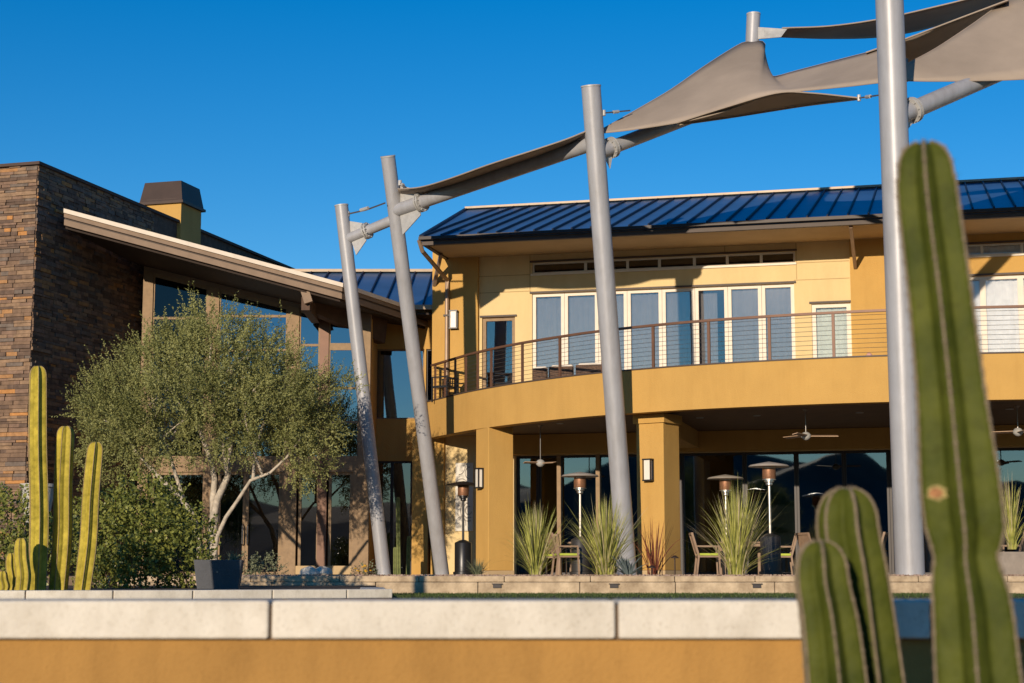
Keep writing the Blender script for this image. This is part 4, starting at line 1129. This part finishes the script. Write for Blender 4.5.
def shrub(name, blobs, m, label, leaf=0.05, wid=0.016, dens=260, stems=10, seed=1, zb=None, extra=None, up=0.4, group=None, cat='shrub'):
    rnd = random.Random(seed); c0 = blobs[0][0]; zb = zt2-0.05 if zb is None else zb
    root = thing(name, (c0.x, c0.y, zb), label, cat, group)
    mb = MB()
    for k in range(stems):
        c, r = rnd.choice(blobs); tip = c+Vector((rnd.uniform(-.6, .6)*r, rnd.uniform(-.5, .5)*r, rnd.uniform(-.2, .8)*r))
        b = Vector((c.x+rnd.uniform(-.3, .3)*r, c.y+rnd.uniform(-.3, .3)*r, zb))
        limb(mb, [b, b.lerp(tip, .5)+Vector((rnd.uniform(-.1, .1), rnd.uniform(-.1, .1), 0))*r, tip], 0.014, 0.004, 5)
    mb.build('stems', M['stem'], root)
    mb = MB()
    for c, r in blobs:
        for k in range(int(dens*r*r)+8):
            v = Vector((rnd.gauss(0, 1), rnd.gauss(0, 1), rnd.gauss(0, 1))).normalized()
            st = c+v*r*rnd.uniform(0.45, 1.0)
            if st.z < zb: continue
            d = (v+Vector((rnd.uniform(-.5, .5), rnd.uniform(-.5, .5), rnd.uniform(0, 2*up)))).normalized()
            nl = rnd.randint(5, 9)
            for j in range(nl):
                p = st+d*(j*leaf*0.42); w = Matrix.Rotation(rnd.uniform(0, 6.28), 3, d) @ d.orthogonal().normalized()
                leaf_quad(mb, p, (d*.5+w*.9).normalized(), leaf*rnd.uniform(.7, 1.2), wid*rnd.uniform(.8, 1.2), rnd)
    mb.build('foliage', m, root)
    return root
def bl(lst, Y): return [(P(a, b, Y+dy), r*Y/FPX) for a, b, r, dy in lst]
shrub('shrub', bl([(8, 525, 30, 0), (22, 560, 28, -.2), (-10, 560, 30, 0), (12, 505, 16, .1), (42, 545, 22, .4), (60, 540, 22, .7)], 21.0), M['leaf2'], 'dark glossy shrub behind the tall planter cacti at the left', seed=3, stems=12, dens=900, leaf=0.055, wid=0.019)
shrub('shrub', bl([(120, 540, 42, 0), (150, 520, 38, .2), (100, 515, 30, .4), (170, 545, 40, -.1), (140, 565, 32, -.5), (185, 560, 30, -.2), (112, 575, 26, -.4), (160, 500, 22, .5), (135, 492, 18, .3), (195, 530, 20, .3), (90, 555, 26, .3)], 24.3), M['leaf2'], 'broad glossy dark green shrub beneath the tree, left of the charcoal pot', seed=4, stems=24, dens=1000, leaf=0.055, wid=0.019)
shrub('shrub', bl([(262, 566, 13, 0), (250, 570, 10, 0), (274, 570, 10, .1), (240, 562, 6, 0)], 30.6), M['leaf3'], 'small grey green mounding bush right of the charcoal pot', leaf=0.045, wid=0.014, dens=900, seed=5, zb=0.0)
yb = shrub('flowering_plant', bl([(370, 572, 7, 0), (360, 573, 6, 0)], 30.3), M['leaf3'], 'small plant with yellow flowers at the foot of the leftmost pole', leaf=0.04, wid=0.01, dens=900, seed=6, zb=0.0, cat='plant')
rnd = random.Random(5)
for k in range(9):
    c = P(rnd.uniform(355, 372), rnd.uniform(566, 573), 30.15+rnd.uniform(-.1, .1)); mb = MB()
    mb.lathe(c, [(0, 0), (0.028, 0.012), (0.03, 0.02), (0.0, 0.026)], 8); mb.build('flower', M['flower'], yb)

def tuft(name, px, Y, h, spread, n, m, label, cat='ornamental grass', seed=1, w=0.009, droop=0.35, group=None, zb=0.0, m2=None, frac=0.25, sx=None):
    rnd = random.Random(seed); b = P(px, 573, Y); b.z = zb
    root = thing(name, tuple(b), label, cat, group)
    for part, mm, cnt in (('blades', m, int(n*(1-frac)) if m2 else n), ('dry_blades', m2, int(n*frac) if m2 else 0)):
        if cnt == 0: continue
        mb = MB()
        for k in range(cnt):
            a = rnd.vonmisesvariate(seed*2.1, .35); r0 = rnd.uniform(0, .16)*spread
            hh = h*rnd.uniform(.55, 1.0); le = abs(rnd.gauss(0, .55))*spread; le = min(le, spread*1.25)
            if rnd.random() < .07: le = spread*rnd.uniform(1.1, 1.7); hh *= rnd.uniform(.5, .9)
            if rnd.random() < .06: hh *= 1.12; le *= .3
            d = Vector((math.cos(a), math.sin(a), 0)); s_ = Vector((-d.y, d.x, 0)); s_ = Matrix.Rotation(rnd.uniform(-.9, .9), 3, 'Z') @ s_
            p0 = b+d*r0; vs = []; K = 6; dr = droop*rnd.uniform(0, 1.4)*le/spread
            for j in range(K+1):
                t = j/K; q = p0+d*(le*t**1.4)+Vector((0, 0, hh*(t-dr*t**3)))
                ww = w*(1-t)**0.6*(0.7+.3*min(1, t*4)); vs += [q-s_*ww, q+s_*ww]
            mb.add(vs, [(2*j, 2*j+1, 2*j+3, 2*j+2) for j in range(K)])
        mb.build(part, mm, root)
    return root
G = 'green clumps of strap leaved grass along the terrace edge'
tuft('grass_clump', 536, 31.0, 1.42, .62, 380, M['grassb'], 'upright green grass clump right of the left column', seed=1, group=G, m2=M['grassdry'], frac=.2)
tuft('grass_clump', 606, 30.9, 1.55, 1.0, 420, M['grassb'], 'wide spreading green grass clump beside the pole by the middle column', seed=2, group=G, m2=M['grassdry'], frac=.22)
tuft('grass_clump', 736, 31.0, 1.8, .9, 500, M['grassb'], 'tallest green grass clump, in front of the two right hand heaters', seed=3, group=G, m2=M['grassdry'], frac=.3)
tuft('grass_clump', 478, 30.8, 0.36, .4, 110, M['leaf3'], 'small low grey green tuft before the left column', seed=4, w=0.007)
tuft('red_flax', 655, 31.1, 1.15, .85, 34, M['redleaf'], 'dark red spiky plant at the foot of the middle column', cat='plant', seed=6, w=0.014)
tuft('agave', 628, 30.7, 0.42, .42, 34, M['agave'], 'blue grey agave rosette right of the spreading grass clump', cat='plant', seed=7, w=0.035, droop=.1)
tuft('grass_clump', 1013, 32.0, 1.5, .5, 150, M['grassb'], 'green grass clump growing in the grey trough at the right edge', seed=8, group=G, zb=0.5, m2=M['grassdry'])
tuft('grass_clump', 232, 23.3, 0.24, .3, 60, M['leaf3'], 'short tuft growing in the charcoal pot', seed=9, w=0.01, zb=0.16)
tuft('grass_clump', 1016, 29.9, 0.3, .3, 60, M['grassb'], 'low green tuft below the grey trough', seed=10, w=0.01, zb=LZ)

# pots
def sqpot(c, wt, wb, z0, z1, m, label, rot, name='planter_pot', rimw=0.05, fill=True, ratio=1.0):
    root = thing(name, (c.x, c.y, z0), label, 'planter')
    mb = MB(); ca, sa = math.cos(rot), math.sin(rot)
    def ring(w, z): return [Vector((c.x+(ca*x-sa*y)*w/2, c.y+(sa*x+ca*y)*w/2, z)) for x, y in ((-1*ratio, -1), (1*ratio, -1), (1*ratio, 1), (-1*ratio, 1))]
    rs = [ring(wb, z0), ring(wt, z1), ring(wt-2*rimw, z1), ring(wt-2*rimw-0.03, z1-0.09)]
    vs = sum(rs, []); fs = [(3, 2, 1, 0)]
    for r in range(3):
        for k in range(4): fs.append((4*r+k, 4*r+(k+1) % 4, 4*r+4+(k+1) % 4, 4*r+4+k))
    mb.add(vs, fs); mb.build('pot', m, root, bevel=0.008)
    mb = MB(); rr = ring(wt-2*rimw-0.02, z1-0.07); mb.add(rr, [(0, 1, 2, 3)]); mb.build('soil', M['soil'], root)
    return root
pt = sqpot(P(219, 575, 23.2), 0.64, 0.50, LZ, P(219, 560, 23.2).z, M['pot'], 'large charcoal planter pot standing right of the glossy shrub', R(6))
mb = MB(); q = P(217, 572, 22.86); mb.lathe(Vector((q.x, q.y, q.z-0.01)), [(0, 0), (.014, 0), (.014, .02), (0, .02)], 8); mb.build('drain_plug', M['cablem'], pt)
c = P(38, 490, 27.5); mb = MB(); ztop = P(38, 484, 27.5).z
root = thing('stone_urn', (c.x, c.y, zt2-0.05), 'weathered white pedestal urn seen behind the tallest planter cactus', 'urn')
mb.lathe(Vector((c.x, c.y, 0)), [(0.17, ztop-0.62), (0.21, ztop-0.45), (0.245, ztop-.2), (.26, ztop-.06), (.29, ztop-.05), (.29, ztop), (.25, ztop), (.22, ztop-.12), (0, ztop-.12)], 28)
smooth_angle(mb.build('bowl', M['urn'], root))
mb = MB(); mb.lathe(Vector((c.x, c.y, 0)), [(.2, zt2-.05), (.2, zt2+.05), (.11, zt2+.12), (.10, ztop-.66), (.16, ztop-.6)], 24); smooth_angle(mb.build('pedestal', M['urn'], root))
c = P(1018, 560, 32.0); sqpot(c, 0.8, 0.72, 0.0, P(1015, 552, 32).z, M['trough'], 'grey rectangular trough planter at the right edge', R(0), name='trough_planter', ratio=1.3)

# ------------------------------------------------------------------ patio heaters
def heater(px, Y, h, base_m, pole_m, label):
    b = P(px, 573, Y); b = Vector((b.x, b.y, 0))
    root = thing('patio_heater', tuple(b), label, 'heater', 'mushroom shaped gas heaters on the terrace')
    mb = MB(); mb.lathe(b, [(.24, .02), (.24, .09), (.205, .10), (.205, .78), (.19, .80), (.10, .84), (.05, .86)], 32); smooth_angle(mb.build('tank_housing', base_m, root))
    mb = MB(); mb.lathe(b, [(.26, 0), (.26, .03), (.24, .035)], 32); mb.build('base_ring', M['black'], root)
    mb = MB(); mb.tube([b+Vector((0, 0, .84)), b+Vector((0, 0, h-.42))], .03, 16); smooth_angle(mb.build('pole', pole_m, root))
    mb = MB(); mb.lathe(b, [(.045, h-.46), (.07, h-.44), (.07, h-.40), (.10, h-.38), (.10, h-.35)], 24); smooth_angle(mb.build('control_head', pole_m, root))
    mb = MB(); mb.lathe(b, [(.105, h-.35), (.135, h-.30), (.135, h-.10), (.11, h-.08)], 28); smooth_angle(mb.build('burner', M['burner'], root))
    for z in (h-.345, h-.105):
        mb = MB(); mb.lathe(b, [(.128, z), (.142, z), (.142, z+.018), (.128, z+.018)], 24); mb.build('burner_band', pole_m, root)
    mb = MB(); mb.lathe(b, [(.41, h-.075), (.415, h-.07), (.38, h-.04), (.2, h-.005), (.06, h+.02), (0, h+.03)], 40)
    mb.lathe(b, [(.41, h-.08), (.2, h-.03), (0.0, h-.01)], 40)
    smooth_angle(mb.build('reflector', M['reflector'] if base_m is not M['black'] else M['gutter'], root), 30)
    mb = MB(); mb.tube([b+Vector((-.17, .2, .04)), b+Vector((-.11, .2, .04))], .06, 12); mb.tube([b+Vector((.17, .2, .04)), b+Vector((.11, .2, .04))], .06, 12); mb.build('wheel', M['black'], root)
    return root
M['hbase'] = mat('dark_heater_base', (0.05, 0.046, 0.042), 0.42, 0.3)
heater(463, 41.4, 2.25, M['black'], M['black'], 'black patio heater standing left of the left column')
heater(580.5, 37.6, 2.25, M['hbase'], M['ss'], 'steel patio heater between the left and middle columns')
heater(727, 38.6, 2.25, M['hbase'], M['ss'], 'steel patio heater partly hidden by the tallest grass clump')
heater(771, 34.6, 2.28, M['hbase'], M['ss'], 'nearest steel patio heater, just right of the tallest grass clump')

# ------------------------------------------------------------------ chairs and tables
def make_chair():
    root = thing('patio_chair', (0, 0, 0), 'x', 'chair', 'timber patio chairs with lime cushions')
    for sx in (-.24, .24):
        mb = MB(); mb.bar((sx, .24, 0), (sx, .22, .43), .035, .035, up=(0, 1, 0)); mb.build('leg', M['chairf'], root)
        mb = MB(); mb.bar((sx, -.27, 0), (sx, -.22, .43), .035, .04, up=(0, 1, 0)); mb.bar((sx, -.22, .43), (sx, -.36, .92), .035, .045, up=(0, 1, 0)); mb.build('leg', M['chairf'], root)
        mb = MB(); mb.bar((sx, -.27, .64), (sx, .22, .64), .045, .03); mb.bar((sx, .215, .43), (sx, .215, .63), .035, .035, up=(0, 1, 0)); mb.build('armrest', M['chairf'], root)
    mb = MB(); mb.box(-.26, .26, -.24, .25, .40, .435); mb.build('seat', M['chairf'], root)
    mb = MB(); mb.box(-.23, .23, -.22, .24, .437, .49); mb.build('cushion', M['cushion'], root, bevel=0.02)
    mb = MB()
    for k in range(9):
        x = -.2+.05*k; mb.bar((x, -.245, .50), (x, -.352, .89), .035, .012, up=(0, 1, 0))
    mb.bar((-.24, -.358, .91), (.24, -.358, .91), .05, .05)
    mb.build('backrest', M['chairf'], root)
    return root
proto = make_chair(); used = False
def place(px, Y, rz, label):
    global used
    c = proto if not used else copy_tree(proto); used = True
    b = P(px, 573, Y); c.location = (b.x, b.y, 0); c.rotation_euler = (0, 0, rz); c['label'] = label
place(708, 37.3, R(-90), 'patio chair facing right, alone left of the tallest grass clump')
place(781, 37.9, R(85), 'patio chair behind the nearest steel heater')
place(870, 36.9, R(70), 'patio chair just left of the thickest grey pole')
place(818, 37.4, R(-70), 'patio chair hidden mostly by the two short foreground cacti')
place(566, 37.4, R(-80), 'patio chair left of the timber table, behind the upright grass clump')
place(600, 38.6, R(15), 'patio chair at the far side of the timber table, near the steel heater')
place(553, 39.0, R(-20), 'patio chair deepest under the balcony, behind the upright grass clump')
place(1012, 36.5, R(60), 'patio chair at the right edge behind the trough')
def table(px, Y, w, d, label):
    b = P(px, 573, Y); b = Vector((b.x, b.y, 0))
    root = thing('patio_table', tuple(b), label, 'table', 'timber patio tables')
    mb = MB(); mb.box(b.x-w/2, b.x+w/2, b.y-d/2, b.y+d/2, .71, .745); mb.build('tabletop', M['chairf'], root)
    mb = MB(); mb.box(b.x-w/2+.06, b.x+w/2-.06, b.y-d/2+.06, b.y+d/2-.06, .64, .708); mb.build('apron', M['chairf'], root)
    for sx in (-1, 1):
        for sy in (-1, 1):
            mb = MB(); x, y = b.x+sx*(w/2-.07), b.y+sy*(d/2-.07); mb.box(x-.03, x+.03, y-.03, y+.03, 0, .64); mb.build('leg', M['chairf'], root)
table(742, 37.8, 1.0, .8, 'patio table behind the tallest grass clump')
table(584, 38.2, 0.7, .8, 'patio table behind the steel heater between the columns')
table(845, 37.3, .9, .8, 'patio table hidden mostly behind the foreground cacti')

# balcony furniture
def on_bal(px, py, dn):   # point on balcony floor, dn metres in front of the wall
    u, _ = F.hit(px, py, dn); return F.pt(u, dn, Z_FLOOR-0.02)
for (pa, pb, dn, lab) in ((533, 547, 1.75, 'left module of the dark wicker sofa on the balcony'), (549, 573, 1.95, 'middle module of the dark wicker sofa on the balcony'), (576, 606, 2.15, 'right module of the dark wicker sofa on the balcony')):
    ua, ub = F.hit(pa, 380, dn)[0], F.hit(pb, 380, dn)[0]
    root = thing('wicker_sofa', tuple(F.pt((ua+ub)/2, dn, Z_FLOOR-.02)), lab, 'sofa', 'dark wicker sofa modules on the balcony')
    mb = MB(); F.box(mb, ua, ub, dn-.08, dn+.05, Z_FLOOR, Z_FLOOR+.66); mb.build('backrest', M['wicker'], root, bevel=.02)
    mb = MB(); F.box(mb, ua, ub, dn-.75, dn-.085, Z_FLOOR, Z_FLOOR+.34); mb.build('seat', M['wicker'], root, bevel=.02)
    mb = MB(); F.box(mb, ua+.03, ub-.03, dn-.28, dn-.09, Z_FLOOR+.345, Z_FLOOR+.72); mb.build('cushion', M['whitec'], root, bevel=.04)
# black balcony chairs
def bchair(px, dn, lab, rz):
    b = on_bal(px, 380, dn); root = thing('balcony_chair', (0, 0, 0), lab, 'chair', 'black metal chairs on the balcony')
    for sx in (-.25, .25):
        for sy in (-.22, .22):
            mb = MB(); mb.bar((sx, sy, 0), (sx, sy, .62), .03, .03, up=(0, 1, 0)); mb.build('leg', M['black'], root)
        mb = MB(); mb.bar((sx, -.24, .63), (sx, .24, .63), .04, .03); mb.build('armrest', M['black'], root)
    mb = MB(); mb.box(-.25, .25, -.22, .22, .36, .41); mb.build('seat', M['black'], root)
    mb = MB(); mb.bar((-.25, -.23, .60), (.25, -.23, .60), .03, .05)
    for k in range(5): mb.bar((-.2+.1*k, -.22, .41), (-.2+.1*k, -.23, .6), .03, .015, up=(0, 1, 0))
    mb.build('backrest', M['black'], root)
    root.location = b; root.rotation_euler = (0, 0, rz)
bchair(501, 1.1, 'black balcony chair before the left hand single door', R(100))
bchair(445, .75, 'black balcony chair before the orange corner by the downpipe', R(60))
root = thing('sun_lounger', tuple(on_bal(872, 352, 2.4)), 'black low lounger on the balcony right of the pale green door', 'lounger')
ua, ub = F.hit(850, 352, 3.9)[0], F.hit(895, 352, 3.9)[0]
mb = MB(); F.box(mb, ua, ub, 3.3, 3.9, Z_FLOOR+.16, Z_FLOOR+.23); mb.build('frame', M['black'], root)
mb = MB(); F.box(mb, ua+.05, ub, 3.35, 3.88, Z_FLOOR+.235, Z_FLOOR+.33); mb.build('cushion', M['black'], root, bevel=.03)
mb = MB()
for a in (ua+.05, ub-.1): F.box(mb, a, a+.05, 3.4, 3.45, Z_FLOOR-.02, Z_FLOOR+.16); F.box(mb, a, a+.05, 3.8, 3.85, Z_FLOOR-.02, Z_FLOOR+.16)
mb.build('legs', M['black'], root)
q = F.pt(F.hit(869, 350, 3.6)[0], 3.6, Z_FLOOR+.335); mb = MB(); mb.lathe(q, [(0.05, 0), (.085, .05), (.09, .12), (.06, .19), (.03, .22), (0, .23)], 14)
tag(mb.build('lantern', M['pink'], smooth=True), 'small pink glass lantern standing on the balcony lounger', 'lantern')

# ------------------------------------------------------------------ fans
def fan(px, py, Y, label, a0, bl_=.68):
    c = P(px, py, Y); root = thing('ceiling_fan', (c.x, c.y, Z_SOF), label, 'ceiling fan', 'ceiling fans under the balcony')
    mb = MB(); mb.tube([Vector((c.x, c.y, Z_SOF)), c+Vector((0, 0, .1))], .013, 8); mb.lathe(Vector((c.x, c.y, Z_SOF-.05)), [(.03, 0), (.06, .04), (.06, .05)], 16); mb.build('downrod', M['cablem'], root)
    mb = MB(); mb.lathe(c, [(0, -.07), (.05, -.06), (.10, -.01), (.11, .04), (.07, .09), (.02, .11)], 24); smooth_angle(mb.build('motor', M['steel_l'], root))
    for k in range(3):
        a = a0+k*2.0944; d = Vector((math.cos(a), math.sin(a), 0)); s_ = Vector((-d.y, d.x, 0))
        mb = MB(); t = Vector((0, 0, .028)) ; p0 = c+d*.09; p1 = c+d*bl_
        mb.obox(p0-s_*.05-t*.5+Vector((0, 0, .02)), d*(bl_-.09), s_*.12+t, Vector((0, 0, .012))); mb.build('blade', M['fanb'], root)
fan(806, 437, 36.0, 'ceiling fan in front of the glass, left of the thickest pole', R(0))
fan(540.5, 464, 40.0, 'ceiling fan near the left column, its blades almost edge on', R(80), .42)
fan(1018, 433, 35.3, 'ceiling fan at the right edge, right of the big cactus', R(150))
# ------------------------------------------------------------------ wall lamps, art, path lights
def lamp(c, U_, N_, label, h=.48, w=.2):
    U_, N_ = Vector(U_), Vector(N_); root = thing('wall_lamp', tuple(c-Vector((0, 0, h/2))), label, 'wall lamp', 'box shaped wall lamps')
    Zv = Vector((0, 0, 1)); o = c-U_*w/2-Zv*h/2
    mb = MB(); mb.obox(o, U_*w, N_*.03, Zv*h); mb.build('back_plate', M['black'], root)
    mb = MB()
    for z in (0, h-.03): mb.obox(o+Zv*z-U_*.01+N_*.032, U_*(w+.02), N_*.12, Zv*.03)
    for x in (0, w-.02): mb.obox(o+U_*x+N_*.13+Zv*.032, U_*.02, N_*.02, Zv*(h-.064))
    mb.build('frame', M['black'], root)
    mb = MB(); mb.obox(o+U_*.03+N_*.034+Zv*.032, U_*(w-.06), N_*.10, Zv*(h-.064)); mb.build('lens', M['lampglass'], root)
u, z = F.hit(454.5, 320, .12); lamp(F.pt(u, .12, z), F.U, F.N, 'box wall lamp high on the orange corner beside the downpipe')
def col_lamp(c, az, w, zz, label, sh=0):
    N2 = Vector((math.sin(az), -math.cos(az), 0)); U2 = Vector((-N2.y, N2.x, 0))
    lamp(Vector((c.x, c.y, zz))+N2*(w/2+.002)+U2*sh, U2, N2, label)
col_lamp(c2, R(-35.5), .68, P(649, 470, 36.6).z, 'box wall lamp on the middle column')
col_lamp(c1, R(27.5-90), .66, P(478, 478, 40.1).z, 'box wall lamp on the left column near the black heater')
u, z = F.hit(464, 485); u0 = F.hit(456, 485)[0]; u1 = F.hit(473.5, 485)[0]; zt_, zb_ = F.hit(464, 463)[1], F.hit(464, 531)[1]
root = thing('relief_panel', tuple(F.pt(u, .02, zb_)), 'white carved relief panel with curling lines on the yellow wall', 'wall art')
mb = MB(); F.box(mb, u0, u1, .002, .05, zb_, zt_); mb.build('panel', M['art'], root)
mb = MB(); rnd = random.Random(31)
w = u1-u0; hgt = zt_-zb_
for (cx, cz, r, s0, s1) in ((.35, .62, .42, -1, 2.6), (.35, .62, .30, -1, 2.4), (.35, .62, .18, -1.5, 3), (.75, .30, .45, 1.8, 5.0), (.75, .30, .32, 1.6, 5.2), (.75, .3, .18, 1, 6), (.2, .95, .35, -1.6, .2), (.8, .85, .25, 1.5, 4.7), (.3, .1, .3, -.2, 2.2)):
    pts = []
    for k in range(14):
        a = s0+(s1-s0)*k/13; uu = u0+min(w-.02, max(.02, cx*w+math.cos(a)*r*w)); zz = zb_+cz*hgt+math.sin(a)*r*w*1.3
        zz = min(zt_-.02, max(zb_+.02, zz)); pts.append(F.pt(uu, .056, zz))
    mb.tube(pts, .012, 5)
mb.build('carved_line', M['artg'], root)
for (px, Y, h, lab) in ((675, 31.2, .38, 'small mushroom path light right of the red spiky plant'), (652, 30.6, .2, 'small bronze spotlight among the red spiky leaves')):
    b = P(px, 573, Y); b = Vector((b.x, b.y, 0)); root = thing('path_light', tuple(b), lab, 'garden light')
    mb = MB(); mb.tube([b, b+Vector((0, 0, h-.04))], .012, 8); mb.build('stake', M['bronze'], root)
    mb = MB(); mb.lathe(b, [(.075, h-.05), (.07, h-.035), (.02, h), (0, h)], 18); mb.build('cap', M['bronze'], root)
